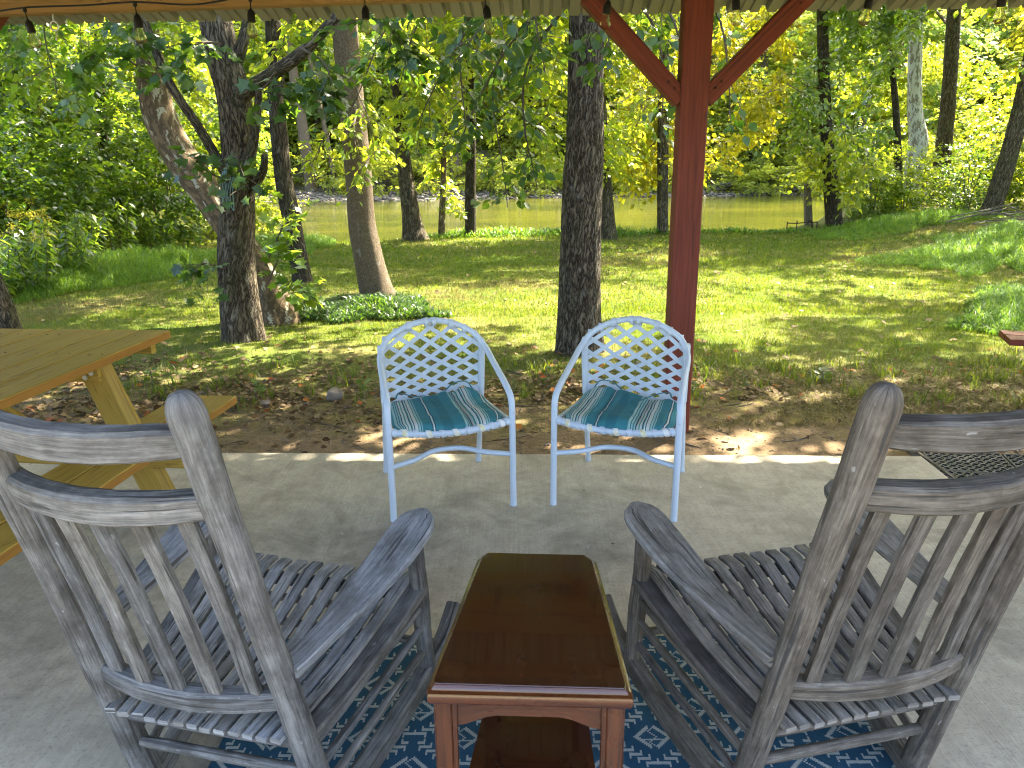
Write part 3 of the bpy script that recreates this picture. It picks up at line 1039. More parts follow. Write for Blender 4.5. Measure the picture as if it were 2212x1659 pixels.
def make_rocker(label, seed, mat, mat2, worn_or_lit):  # last material: paler seat and arm wood with sky light painted in
    root = thing('rocking_chair', (0, 0, 0), 0, label, 'rocking chair', 'grey rocking chairs facing the river')
    rd = random.Random(seed)
    g = lambda a: rd.uniform(-a, a)
    for s in (-1, 1):
        # back post with rounded top
        m = MB()
        zs = list(np.linspace(.085, 1.18, 22)) + [1.195, 1.207, 1.216, 1.221]
        sc = [1 + .06 * math.sin(z * 5 + seed) for z in zs[:22]] + [.97, .84, .6, .22]
        m.sweep(sway([back_post_pt(s, z) for z in zs], .0035, seed + s), circ(.0308, 16), sc, up=(0, 1, 0))
        m.build('back_post', mat, root)
        # front post
        m = MB()
        pts = line((s * .325, .268, .075), (s * .322, .275, .515), 12)
        m.sweep(sway(pts, .003, seed + 3 * s), circ(.0245, 14), [1.0 + .05 * math.sin(i * 1.1 + seed) for i in range(12)], up=(0, 1, 0))
        m.build('front_post', mat2, root)
        # arm: flat paddle, wide and rounded in front
        b = back_post_pt(s, .565)
        n = 26
        pts, sc = [], []
        for i in range(n):
            t_ = i / (n - 1)
            y = b.y + .01 + (.372 - b.y) * t_
            x = s * (abs(b.x) + .012 + (.315 - abs(b.x) - .012) * (t_ ** .8))
            z = .560 - .02 * math.sin(t_ * math.pi * .9) - .018 * t_ + .012 * t_ * t_
            wv_ = .028 + .031 * sstep(.1, .75, t_)
            if t_ > .86:
                q = (t_ - .86) / .14
                wv_ *= math.sqrt(max(0.02, 1 - q * q * .97))
            pts.append((x, y, z))
            sc.append((wv_ / .06, 1 - .35 * sstep(.93, 1, t_)))
        m = MB()
        m.sweep(pts, rect(.12, .024, .006), sc)
        m.build('arm', worn_or_lit, root)
        # seat side rail (flat board on edge) and three round rungs
        bb = back_post_pt(s, .36)
        m = MB()
        pts = [lerp((s * .322, .27, .372), (bb.x, bb.y, .352), i / 9) for i in range(10)]
        pts = [(p[0], p[1], p[2] - .016 * math.sin(i / 9 * math.pi)) for i, p in enumerate(pts)]
        m.sweep(pts, rect(.055, .024, .005))
        m.build('seat_rail', mat2, root)
        for zf, zb_ in ((.315, .300), (.245, .225), (.165, .150)):
            q = back_post_pt(s, zb_)
            m = MB()
            m.sweep(sway(line((s * .326, .27, zf), (q.x, q.y, zb_), 10), .003, zf * 30 + seed), circ(.0112, 10),
                    [.75] + [1.0] * 8 + [.75])
            m.build('side_rung', mat2, root)
        # rocker runner
        m = MB()
        pts = []
        for i in range(25):
            t_ = i / 24
            y = -.50 + .98 * t_
            xx = s * (.243 + (.326 - .243) * np.clip((y + .2) / .47, -.4, 1.2))
            pts.append((xx, y, .057 + .30 * (y + .04) ** 2))
        m.sweep(pts, rect(.042, .062, .006))
        m.build('rocker', mat2, root)
    # curved back rails: two crests and the lower rail
    for zc, hgt, bow, th, nm in ((1.127, .060, .055, .040, 'crest_rail'), (.992, .058, .055, .040, 'crest_rail'), (.475, .052, .045, .038, 'lower_back_rail')):
        a, b = back_post_pt(-1, zc), back_post_pt(1, zc)
        n = 22
        pts, sc = [], []
        for i in range(n):
            t_ = i / (n - 1)
            p = a.lerp(b, t_)
            e = 4 * t_ * (1 - t_)
            pts.append((p.x, p.y - bow * e + .012, p.z + g(.0008)))
            sc.append((1 + .12 * e, .86 + .16 * e))
        m = MB()
        m.sweep(pts, rect(th, hgt, .007), sc)
        m.build(nm, mat, root)
    # five back slats
    for k in range(5):
        u = (k + 1) / 6
        u = .5 + (u - .5) * 1.06
        def railpt(zc, bow, ad):
            a, b = back_post_pt(-1, zc), back_post_pt(1, zc)
            p = a.lerp(b, u)
            return Vector((p.x, p.y - bow * 4 * u * (1 - u) + .012, p.z + ad))
        p0, p1 = railpt(.475, .045, .0), railpt(.992, .055, -.01)
        n = 9
        pts = [p0.lerp(p1, i / (n - 1)) + Vector((g(.001), .006 * math.sin(i / (n - 1) * math.pi), 0)) for i in range(n)]
        m = MB()
        m.sweep(pts, rect(.036, .018, .003), [(1.0, 1)] * n, up=(0, 1, 0))
        m.build('back_slat', mat2 if k % 2 == seed % 2 else mat, root)
    # seat slats running front to back
    ns = 13
    for k in range(ns):
        u = (k / (ns - 1) - .5) * 2
        n = 12
        pts = []
        for i in range(n):
            t_ = i / (n - 1)
            y = -.285 + .60 * t_ + (g(.004) if i in (0, n - 1) else 0)
            xw = .205 + (.292 - .205) * t_
            z = .376 - .024 * math.sin(min(1, t_ * 1.1) * math.pi) ** 1 + .012 * t_ - (.016 * sstep(.88, 1, t_)) + .004
            pts.append((u * xw, y, z + .006 * u * u))
        jw = g(.04)
        sc = [(.74 + .28 * i / (n - 1) + jw, 1) for i in range(n)]
        m = MB()
        m.sweep(pts, rect(.036, .013, .003), sc)
        m.build('seat_slat', worn_or_lit, root)
    # cross members carrying the seat, rungs front and back
    for (ya, za_, s_) in ((.262, .352, .31), (-.02, .328, .26)):
        m = MB()
        m.sweep(line((-s_, ya, za_), (s_, ya, za_), 5), rect(.03, .03, .004))
        m.build('seat_bearer', mat2, root)
    for zf in (.275, .185):
        m = MB()
        m.sweep(sway(line((-.325, .27, zf), (.325, .27, zf), 10), .003, zf * 10), circ(.0120, 10))
        m.build('front_rung', mat, root)
    for zf in (.325, .225):
        a, b = back_post_pt(-1, zf), back_post_pt(1, zf)
        m = MB()
        m.sweep(sway([a.lerp(b, i / 10) for i in range(11)], .004, zf * 20), circ(.0130, 10), [.85] + [1.05] * 9 + [.85])
        m.build('back_rung', mat, root)
    return root


rc1 = make_rocker('pale silvery grey wooden rocking chair beside the yellow pine picnic table', 1, M['rocker'], M['rocker'], M['rocker_skylit'])
rc1.rotation_mode = 'XYZ'
rc1.matrix_world = Matrix.Translation((-.627, 1.70, .0)) @ Matrix.Rotation(-.240, 4, 'Z') @ Matrix.Rotation(.117, 4, 'X')
rc2 = make_rocker('darker brown grey wooden rocking chair beside the black rubber mat', 2, M['rocker_brown'], M['rocker_brown'], M['rocker_brown_skylit'])
rc2.matrix_world = Matrix.Translation((.715, 1.721, .0)) @ Matrix.Rotation(.224, 4, 'Z') @ Matrix.Rotation(.121, 4, 'X')


# ------------------------------------------------------------------ side table (wedge shaped)
def make_side_table():
    root = thing('side_table', (.02, 1.45, 0), 0, 'dark mahogany wedge side table with moulded edge between the rocking chairs', 'side table')
    ox, oy = .02, 1.45
    out = [(-.162, 1.200), (.215, 1.180), (.218, 1.195), (.203, 1.672), (.186, 1.700), (-.074, 1.716), (-.090, 1.690), (-.165, 1.214)]
    out = [(x - ox, y - oy) for x, y in out]
    cen = (.005, -.0)
    # top built as stacked outlines: ogee edge then flat field
    prof = [(.985, .545), (1.0, .549), (1.012, .556), (1.012, .563), (1.0, .569), (.965, .572), (.955, .577), (.93, .580)]

    def off(p, s):
        d = .19 * (1 - s)
        cx, cyy = cen
        vx, vy = p[0] - cx, p[1] - cyy
        return (cx + vx * (1 - d / max(abs(vx), .12) * .9) if abs(vx) > .02 else p[0], cyy + vy * (1 - d / max(abs(vy), .2) * .9))
    m = MB()
    k = len(out)
    for s, z in prof:
        for p in out:
            q = off(p, s)
            m.v.append((q[0], q[1], z))
    per = 0
    for i in range(len(prof) - 1):
        for j in range(k):
            j2 = (j + 1) % k
            a, b = out[j], out[j2]
            l_ = math.hypot(a[0] - b[0], a[1] - b[1])
            m.face((i * k + j, i * k + j2, (i + 1) * k + j2, (i + 1) * k + j), [(j, i * .01), (j + l_, i * .01), (j + l_, i * .01 + .01), (j, i * .01 + .01)])
    m.face([j for j in range(k)][::-1])
    m.build('edge_moulding', M['cherry'], root)
    m = MB()
    q = [off(p, .928) for p in out]
    for z, s in ((.570, 1), (.5815, 1), (.5825, .995)):
        for p in q:
            m.v.append((p[0] * s, p[1] * s, z))
    for i in range(2):
        for j in range(k):
            j2 = (j + 1) % k
            m.face((i * k + j, i * k + j2, (i + 1) * k + j2, (i + 1) * k + j))
    m.face([2 * k + j for j in range(k)], [(q[j][1], q[j][0]) for j in range(k)])
    m.build('top_board', M['mahogany'], root, angle=25)
    legs = [(-.137, 1.232), (.188, 1.213), (.176, 1.652), (-.062, 1.667)]
    legs = [(x - ox, y - oy) for x, y in legs]
    for x, y in legs:
        m = MB()
        m.sweep(line((x, y, .0), (x, y, .546), 8), rect(.036, .036, .004), [.8, .85, .9, .95, 1, 1, 1, 1], up=(0, 1, 0))
        lg = m.build('leg', M['cherry'], root)
        m = MB()
        sx = 1 if x < 0 else -1
        sy = 1 if y < 0 else -1
        m.sweep(line((x + sx * .0215, y - sy * .013, .02), (x + sx * .0215, y - sy * .013, .545), 3), circ(.0055, 8), up=(0, 1, 0))
        m.build('bead', M['cherry'], lg)
    # aprons, the ends arched
    def apron(a, b, arch):
        n = 17
        m = MB()
        a, b = Vector((a[0], a[1], 0)), Vector((b[0], b[1], 0))
        d = (b - a).normalized()
        nrm_ = Vector((-d.y, d.x, 0)) * .008
        L_ = (b - a).length
        for i in range(n):
            t_ = i / (n - 1)
            p = a.lerp(b, t_)
            e = sstep(.06, .32, t_) * (1 - sstep(.68, .94, t_))
            zl = .478 + arch * float(e)
            for dz in (zl, .544):
                for sg in (-1, 1):
                    m.v.append((p.x + nrm_.x * sg, p.y + nrm_.y * sg, dz))
        for i in range(n - 1):
            o = i * 4
            u0_, u1_ = i / (n - 1) * L_, (i + 1) / (n - 1) * L_
            for (q0, q1) in ((0, 2), (2, 3), (3, 1), (1, 0)):
                m.face((o + q0, o + 4 + q0, o + 4 + q1, o + q1), [(u0_, .01 * q0), (u1_, .01 * q0), (u1_, .01 * q0 + .06), (u0_, .01 * q0 + .06)])
        m.build('apron', M['cherry'], root)
    apron(legs[0], legs[1], .026)
    apron(legs[3], legs[2], .026)
    apron(legs[0], legs[3], 0)
    apron(legs[1], legs[2], 0)
    # lower shelf
    m = MB()
    sh = [(legs[0][0] + .012, legs[0][1] - .02), (legs[1][0] - .012, legs[1][1] - .02), (legs[2][0] - .006, legs[2][1] + .015), (legs[3][0] + .006, legs[3][1] + .015)]
    for z in (.225, .243):
        for x, y in sh:
            m.v.append((x, y, z))
    for j in range(4):
        j2 = (j + 1) % 4
        m.face((j, j2, 4 + j2, 4 + j))
    m.face((4, 5, 6, 7), [(sh[j][1], sh[j][0]) for j in range(4)])
    m.face((3, 2, 1, 0))
    m.build('lower_shelf', M['mahogany'], root, smooth=False)


make_side_table()


# ------------------------------------------------------------------ white strap chairs and cushions
TUBE = .0145


def arch_path():
    pts = [(.272, .215, 0), (.272, .212, .20), (.272, .208, .40), (.272, .200, .49), (.268, .165, .533), (.264, .05, .572), (.260, -.09, .610), (.250, -.185, .650),
           (.212, -.232, .706), (.143, -.244, .750), (.07, -.248, .775), (0, -.249, .783)]
    left = [(-x, y, z) for x, y, z in pts[:-1]][::-1]
    return smooth_path(pts + left, 6)


def back_y(x):
    return -.232 - .045 * (1 - (x / .245) ** 2)


def arch_z(x):
    ax = abs(x)
    return float(np.interp(ax, [0, .07, .143, .212, .245], [.773, .766, .741, .700, .655]))


def wz(z):
    # straps lie closer together near the seat than near the arch
    return np.interp(z, [-.3, .30, .45, .60, .75, .95], [.14, .378, .478, .600, .755, .99])


def make_strap_chair(label):
    root = thing('strap_chair', (0, 0, 0), 0, label, 'patio chair', 'white strap chairs on the patio edge')
    m = MB()
    m.sweep(arch_path(), circ(TUBE, 12))
    m.build('arm_and_arch_tube', M['enamel'], root)
    for s in (-1, 1):
        m = MB()
        m.sweep(smooth_path([(s * .240, -.345, 0), (s * .239, -.290, .22), (s * .238, -.245, .40), (s * .241, -.232, .55), (s * .243, -.230, .685)], 6), circ(TUBE * .95, 12), up=(0, 1, 0))
        m.build('rear_leg', M['enamel'], root)
        m = MB()
        m.sweep([(s * .265, .195, .40), (s * .255, .0, .385), (s * .238, -.243, .375)], circ(TUBE * .9, 10))
        m.build('seat_side_rail', M['enamel'], root)
    # bowed seat front with spiral straps
    fr = smooth_path([(-.268, .200, .405), (-.15, .222, .394), (0, .232, .388), (.15, .222, .394), (.268, .200, .405)], 8)
    m = MB()
    m.sweep(fr, circ(TUBE, 12))
    rail = m.build('seat_front_rail', M['enamel'], root)
    for k in range(11):
        i = 1 + int(k * (len(fr) - 4) / 10)
        p, q = Vector(fr[i]), Vector(fr[i + 1])
        m = MB()
        tq = (q - p).normalized()
        sp = []
        for j in range(14):
            a = j / 13 * 2 * math.pi * .94 + .6
            n1 = Vector((0, 1, 0)).cross(tq).normalized()
            n2 = tq.cross(n1)
            sp.append(p + tq * (.030 * j / 13) + (n1 * math.cos(a) + n2 * math.sin(a)) * (TUBE + .0025))
        ups = tuple(tq)
        m.sweep(sp, rect(.0022, .022, .0006), up=ups)
        m.build('wrap', M['strap_old'] if k % 2 else M['strap'], rail)
    # seat straps under the cushion
    for k in range(9):
        x = -.21 + k * .0525
        m = MB()
        m.sweep([(x, .215, .392), (x * .97, .1, .378), (x * .93, -.1, .368), (x * .9, -.24, .378)], rect(.024, .003, .0008))
        m.build('seat_strap', M['strap'], root)
    # stretcher, bowed back between the front legs
    m = MB()
    m.sweep(smooth_path([(-.270, .210, .249), (-.16, .16, .252), (-.06, .085, .255), (.06, .085, .255), (.16, .16, .252), (.270, .210, .249)], 5), circ(TUBE * .82, 10))
    m.build('stretcher', M['enamel'], root)
    # rear stretcher / seat back bar
    m = MB()
    m.sweep(smooth_path([(-.238, -.243, .375), (-.12, -.285, .372), (0, -.298, .370), (.12, -.285, .372), (.238, -.243, .375)], 5), circ(TUBE * .85, 10))
    m.build('seat_back_rail', M['enamel'], root)
    # woven diagonal straps
    slope = .70
    loops = []
    for fam in (-1, 1):
        z0 = .10
        idx = 0
        STP = .071
        while z0 < .95:
            xs = np.linspace(-.236, .236, 120)
            zz = wz(z0 + fam * slope * xs)
            ok = (zz > .378) & (zz < np.array([arch_z(x) for x in xs]) - .012)
            if ok.sum() > 8:
                xs2 = xs[ok]
                # two strap groups: denser low down, wider above
                n = max(6, int(len(xs2) / 3))
                xa = np.linspace(xs2[0], xs2[-1], n)
                pts = []
                for x in xa:
                    zl = z0 + fam * slope * x
                    z = float(wz(zl))
                    zz_o = zl + fam * slope * x
                    off = .0028 * math.cos(math.pi * (zz_o - .10) / STP + math.pi * idx) * fam
                    pts.append((x, back_y(x) + off, z))
                m = MB()
                m.sweep(pts, rect(.0205, .0024, .0006), up=(0, 1, 0))
                m.build('back_strap', M['strap'], root)
                for e in (0, -1):
                    x, y, z = pts[e]
                    if z > arch_z(x) - .04 and abs(x) < .225:
                        loops.append((x, y, z, fam))
            z0 += STP
            idx += 1
    for x, y, z, fam in loops:
        za = arch_z(x) + .010
        ay = -.246
        m = MB()
        pts = [(x, y, z - .004), (x + .003, y + .004, (z + za) / 2), (x + .004, ay - .016, za), (x + .004, ay, za + .0175), (x + .004, ay + .0175, za), (x + .002, ay + .006, za - .022), (x, y + .004, z)]
        m.sweep(smooth_path(pts, 4), rect(.0024, .0185, .0006), [(1, .7 + .5 * abs(math.sin(i * .15))) for i in range(25)], up=(1, 0, 0))
        # strap face must lie along the tube: section turned
        m.build('strap_loop', M['strap'], root)
    # wraps on the uprights
    for s in (-1, 1):
        for k in range(13):
            z = .40 + k * .0215
            m = MB()
            x = s * float(np.interp(z, [.40, .55, .685], [.238, .241, .243]))
            y = float(np.interp(z, [.40, .55, .685], [-.245, -.232, -.230]))
            m.sweep([(x, y, z), (x, y, z + .0195)], circ(TUBE + .002, 12), up=(0, 1, 0), cap=True)
            m.build('wrap', M['strap'], root)
    # worn leg ends
    for s in (-1, 1):
        for (xx, yy) in ((.272, .215), (.240, -.345)):
            m = MB()
            m.sweep([(s * xx, yy, 0.0), (s * xx, yy, .018)], circ(TUBE + .0008, 12), up=(0, 1, 0))
            m.build('foot_cap', M['enamel'], root)
    return root


def make_cushion(label, seed, lift):
    r_ = random.Random(seed)
    nu, nv = 40, 30
    m = MB()

    def outline(u, v):
        # u across -1..1, v front(+1) .. back(-1); rounded trapezoid
        w = .255 - .02 * (1 - v) / 2 - .006
        su = math.copysign(abs(u) ** .92, u)
        x = su * w * (1 - .10 * max(0, abs(v) - .72) / .28 * abs(u) ** 3)
        y = .004 + v * .215 + .018 * (1 - u * u) * v - (.03 * max(0, abs(u) - .8) / .2 * v)
        return x, y
    top = []
    for j in range(nv + 1):
        v = -1 + 2 * j / nv
        for i in range(nu + 1):
            u = -1 + 2 * i / nu
            x, y = outline(u, v)
            e = (1 - abs(u) ** 6) * (1 - abs(v) ** 6)
            h = .033 * max(e, 0) ** .5
            # two cross creases, puckers and the back corners kicked up
            h -= .014 * math.exp(-((u - .33 * lift) / .07) ** 2) * (.45 + .55 * (v < .9))
            h -= .012 * math.exp(-((u + .36) / .08) ** 2)
            h += .010 * mnoise.noise((u * 2.6 + seed, v * 2.2, .3)) * max(e, 0) ** .3
            h += .005 * mnoise.noise((u * 8 + seed, v * 6, 1.3))
            kick = .045 * max(0, -v) ** 2.2 * (.5 + .5 * math.cos((u - .55 * lift) * 3.0)) + .012 * max(0, abs(u) - .6) * max(0, -v)
            top.append((x, y, .404 + h - .006 * (1 - v) + kick))
    nb = len(top)
    m.v += top
    for j in range(nv + 1):
        v = -1 + 2 * j / nv
        for i in range(nu + 1):
            u = -1 + 2 * i / nu
            x, y = outline(u, v)
            kick = .045 * max(0, -v) ** 2.2 * (.5 + .5 * math.cos((u - .55 * lift) * 3.0)) + .012 * max(0, abs(u) - .6) * max(0, -v)
            e = max(0, (1 - abs(u) ** 6) * (1 - abs(v) ** 6)) ** .5
            m.v.append((x * .985, y * .985, .399 - .004 * e - .006 * (1 - v) + kick))
    W_ = nu + 1

    def uvp(i, j):
        u, v = -1 + 2 * i / nu, -1 + 2 * j / nv
        return ((u * .5 + .5) * 1.72 + .02, v * .5)
    for j in range(nv):
        for i in range(nu):
            q = (j * W_ + i, j * W_ + i + 1, (j + 1) * W_ + i + 1, (j + 1) * W_ + i)
            uv = [uvp(i, j), uvp(i + 1, j), uvp(i + 1, j + 1), uvp(i, j + 1)]
            m.face(q, uv)
            m.face(tuple(nb + k for k in q[::-1]), uv[::-1])
    ring = [(i, 0) for i in range(nu)] + [(nu, j) for j in range(nv)] + [(i, nv) for i in range(nu, 0, -1)] + [(0, j) for j in range(nv, 0, -1)]
    for a in range(len(ring)):
        p, q = ring[a], ring[(a + 1) % len(ring)]
        ia, ib = p[1] * W_ + p[0], q[1] * W_ + q[0]
        m.face((ib, ia, nb + ia, nb + ib), [uvp(*q), uvp(*p), uvp(*p), uvp(*q)])
    o = m.build('seat_cushion', M['cushion'], angle=80)
    # tie cords at the back corners
    for s in (-1, 1):
        mm = MB()
        pts = [(s * .19, -.19, .430), (s * .17, -.20, .452), (s * .11, -.15, .446), (s * .05, -.10 - .05 * s, .441), (s * .02, -.06, .438)]
        if s * lift > 0:
            pts = [(s * .19, -.20, .435), (s * .16, -.225, .475), (s * .10, -.23, .470), (s * .05, -.20, .446)]
        mm.sweep(smooth_path(pts, 6), rect(.009, .003, .001))
        mm.build('tie', M['tie'], o)
    return tag(o, label, 'cushion', 'striped cushions on the white chairs')


wc1 = make_strap_chair('white tube chair with woven strap back standing nearer the picnic table')
wc1.location = (-.318, 3.322, 0)
wc1.rotation_euler = (0, 0, math.pi + .27)
wc2 = copy_tree(wc1)
wc2['label'] = 'white tube chair with woven strap back standing before the red post'
wc2.location = (.51, 3.309, 0)
wc2.rotation_euler = (0, 0, math.pi - .329)
cu1 = make_cushion('teal striped cushion with a loose tie on the chair nearer the picnic table', 3, -1)
cu1.location, cu1.rotation_euler = wc1.location, wc1.rotation_euler
cu2 = make_cushion('teal striped cushion with looped ties on the chair before the red post', 8, 1)
cu2.location, cu2.rotation_euler = wc2.location, wc2.rotation_euler


# ------------------------------------------------------------------ picnic table
def make_picnic():
    # local frame: +y along the table toward the far end, origin = far right corner of the top on the floor
    root = thing('picnic_table', (-1.62, 3.55, 0), R(-6.2), 'yellow treated pine picnic table with attached plank benches', 'picnic table')
    L_ = 2.44
    rd = random.Random(5)

    def plank(name, x, z, w=.137, t_=.038, y0=-L_, y1=0.0):
        m = MB()
        m.sweep(line((x, y0 + rd.uniform(-.006, .006), z - t_ / 2), (x, y1 + rd.uniform(-.006, .006), z - t_ / 2 + rd.uniform(-.001, .001)), 8), rect(w, t_, .004))
        k = len(m.f)
        # sawn side faces show the orange edge grain
        for fi, f in enumerate(m.f):
            zz = [m.v[i][2] for i in f]
            if max(zz) - min(zz) > .02:
                m.mi[fi] = 1
        return m.build(name, [M['pine'], M['pine_edge']], root)
    for i in range(6):
        plank('top_plank', -.0685 - i * .1455, .75, .1365)
    for s, off_ in ((1, .0), (-1, -1.40)):
        for i in range(2):
            plank('bench_plank', off_ + .222 - i * .1455 + (.0 if s > 0 else .072), .43)
    for yy in (-.16, -.42, -L_ + .42, -L_ + .16):
        pass
    # cleats under the top and the end frames
    for yy in (-.12, -L_ + .12):
        m = MB()
        m.sweep(line((-.84, yy, .690), (-.02, yy, .690), 4), rect(.038, .042, .004))
        m.build('cleat', M['pine'], root)
    for yy in (-.42, -L_ + .42):
        m = MB()
        m.sweep(line((-.80, yy - .04, .672), (-.06, yy - .04, .672), 4), rect(.038, .078, .004))
        m.build('top_bearer', M['pine'], root)
        m = MB()
        m.sweep(line((-1.20, yy - .04, .322), (.26, yy - .04, .322), 4), rect(.038, .137, .004))
        m.build('bench_bearer', M['pine'], root)
        for s, xa, xb in ((1, -.12, .135), (-1, -.74, -.995)):
            m = MB()
            m.sweep(line((xa, yy, .708), (xb, yy, .0), 8), rect(.07, .145, .024), up=(1, 0, 0))
            m.build('leg', M['pine'], root)
    for yy in (-.42, -L_ + .42):
        for bx_, bz_ in ((-.03, .345), (.0, .30), (-.085, .675), (-.115, .655)):
            m = MB()
            m.sweep([(bx_, yy - .063, bz_), (bx_, yy - .068, bz_)], circ(.011, 8), up=(0, 0, 1))
            m.build('bolt', M['zinc'], root)
    for i in range(6):
        for yy in (-.12, -.46):
            for dx in (-.03, .03):
                m = MB()
                m.sweep([(-.0685 - i * .1455 + dx, yy, .7495), (-.0685 - i * .1455 + dx, yy, .7508)], circ(.005, 6), up=(0, 1, 0))
                m.build('screw', M['rust'], root)
    m = MB()
    m.sweep(line((-.43, -.40, .34), (-.43, -.80, .70), 4), rect(.088, .038, .004), up=(1, 0, 0))
    m.build('diagonal_brace', M['pine'], root)
    m = MB()
    m.sweep(line((-.43, -L_ + .40, .34), (-.43, -L_ + .80, .70), 4), rect(.088, .038, .004), up=(1, 0, 0))
    m.build('diagonal_brace', M['pine'], root)


make_picnic()

# red table whose bench corner shows on the right
rt = thing('red_bench', (3.02, 4.45, 0), R(-20), 'red painted wooden bench whose rounded corner shows past the rubber mat', 'bench')
rd = random.Random(9)
for i in range(2):
    m = MB()
    m.sweep(line((-.03, .07 + i * .145, .425), (1.7, .07 + i * .145, .425), 6), rect(.137, .038, .006))
    m.build('bench_plank', M['red'], rt)
for xx in (.25, 1.45):
    m = MB()
    m.sweep(line((xx, .0, .35), (xx, .29, .35), 3), rect(.04, .10, .004))
    m.build('bearer', M['red'], rt)
    for yy in (.04, .25):
        m = MB()
        m.sweep(line((xx + .045, yy, -.06), (xx + .045, yy, .40), 3), rect(.05, .09, .004), up=(0, 1, 0))
        m.build('leg', M['red'], rt)


# ------------------------------------------------------------------ rubber drainage mat, edging and gravel
def mat_module(w, d, nx_, ny_, t_=.012):
    m = MB()
    cx, cy_ = w / nx_, d / ny_
    for a in range(nx_):
        for b in range(ny_):
            x0, y0 = a * cx + cx / 2, b * cy_ + cy_ / 2
            rr = min(cx, cy_) * .36
            base = len(m.v)
            k = 8
            for z in (t_, 0):
                for j in range(k):
                    an = 2 * math.pi * (j + .5) / k
                    ca, sa = math.cos(an), math.sin(an)
                    q = max(abs(ca), abs(sa))
                    m.v.append((x0 + ca / q * cx * .5, y0 + sa / q * cy_ * .5, z))
                for j in range(k):
                    an = 2 * math.pi * (j + .5) / k
                    m.v.append((x0 + rr * math.cos(an), y0 + rr * math.sin(an), z))
            for j in range(k):
                j2 = (j + 1) % k
                m.face((base + j, base + j2, base + k + j2, base + k + j))
                m.face((base + k + j, base + k + j2, base + 3 * k + j2, base + 3 * k + j))
    # rim
    m.sweep([(0, 0, t_ / 2), (w, 0, t_ / 2), (w, d, t_ / 2), (0, d, t_ / 2)], rect(.012, t_ + .002, .001), closed=True)
    return m


mt = thing('drainage_mat', (2.20, 3.85, -.03), R(-13), 'black rubber drainage mat with rows of round holes beside the slab', 'mat')
first = None
for a in range(3):
    for b in range(4):
        if first is None:
            o = mat_module(.385, .285, 10, 7).build('mat_panel', M['rubber'], mt, smooth=False)
            first = o.data
        else:
            o = link('mat_panel', first, mt)
        o.location = (a * .40, -.285 - b * .30, .012)
m = MB()
m.sweep(line((2.155, 3.93, -.03), (2.175, 2.6, -.03), 4), rect(.022, .06, .003))
tag(m.build('edging_board', M['deadwood']), 'dark thin edging board between the slab and the rubber mat', 'board')


def pebbles(name, pos, size, mat, parent=None):
    t_ = np.array([(1, 0, 0), (-1, 0, 0), (0, 1, 0), (0, -1, 0), (0, 0, .8), (0, 0, -.6), (.62, .62, .35), (-.62, .62, .3), (-.6, -.6, .35), (.62, -.6, .3)])
    f_ = np.array([(0, 6, 9), (6, 4, 9), (0, 2, 6), (6, 2, 4), (2, 7, 4), (2, 1, 7), (7, 1, 8), (7, 8, 4), (1, 3, 8), (8, 3, 4), (3, 9, 4), (3, 0, 9), (0, 5, 2), (2, 5, 1), (1, 5, 3), (3, 5, 0)])
    N = len(pos)
    a = rng.uniform(0, 6.28, N)
    sc = size[:, None] * rng.uniform(.7, 1.3, (N, 3))
    v = t_[None] * sc[:, None, :] * (1 + rng.normal(0, .12, (N, 10, 3)))
    ca, sa = np.cos(a)[:, None], np.sin(a)[:, None]
    x = v[..., 0] * ca - v[..., 1] * sa
    y = v[..., 0] * sa + v[..., 1] * ca
    v = np.stack([x, y, v[..., 2]], -1) + pos[:, None, :]
    f = (f_[None] + (np.arange(N) * 10)[:, None, None]).reshape(-1, 3)
    return big_mesh(name, v.reshape(-1, 3), f, mat, parent)


N = 4200
gp_ = np.stack([rng.uniform(2.17, 3.6, N), rng.uniform(1.2, 4.0, N), np.full(N, -.032)], -1)
tag(pebbles('gravel', gp_, rng.uniform(.006, .016, N), M['gravel']), 'brown pea gravel around the rubber mat', kind='stuff')

# rocks in the dirt
for (x, y, s, lab) in ((-1.2, 4.93, .062, 'rounded brown field rock lying in the leaf litter'), (-1.62, 4.78, .034, 'small dark stone in the leaf litter near the bench end'),
                       (.98, 5.75, .03, 'small pale stone in the grass behind the red post')):
    m = MB()
    k, n = 12, 8
    for i in range(n + 1):
        th = math.pi * i / n
        for j in range(k):
            ph = 2 * math.pi * j / k
            v = Vector((math.sin(th) * math.cos(ph), math.sin(th) * math.sin(ph) * .8, math.cos(th) * .75))
            v *= s * (1 + .35 * mnoise.noise(v * 1.6 + Vector((x * 9, 0, 0))))
            m.v.append(tuple(v))
    for i in range(n):
        for j in range(k):
            j2 = (j + 1) % k
            m.face((i * k + j, (i + 1) * k + j, (i + 1) * k + j2, i * k + j2))
    o = m.build('rock', M['rock'], angle=50)
    o.location = (x, y, float(zt(x, y)) + s * .45)
    tag(o, lab, 'rock')


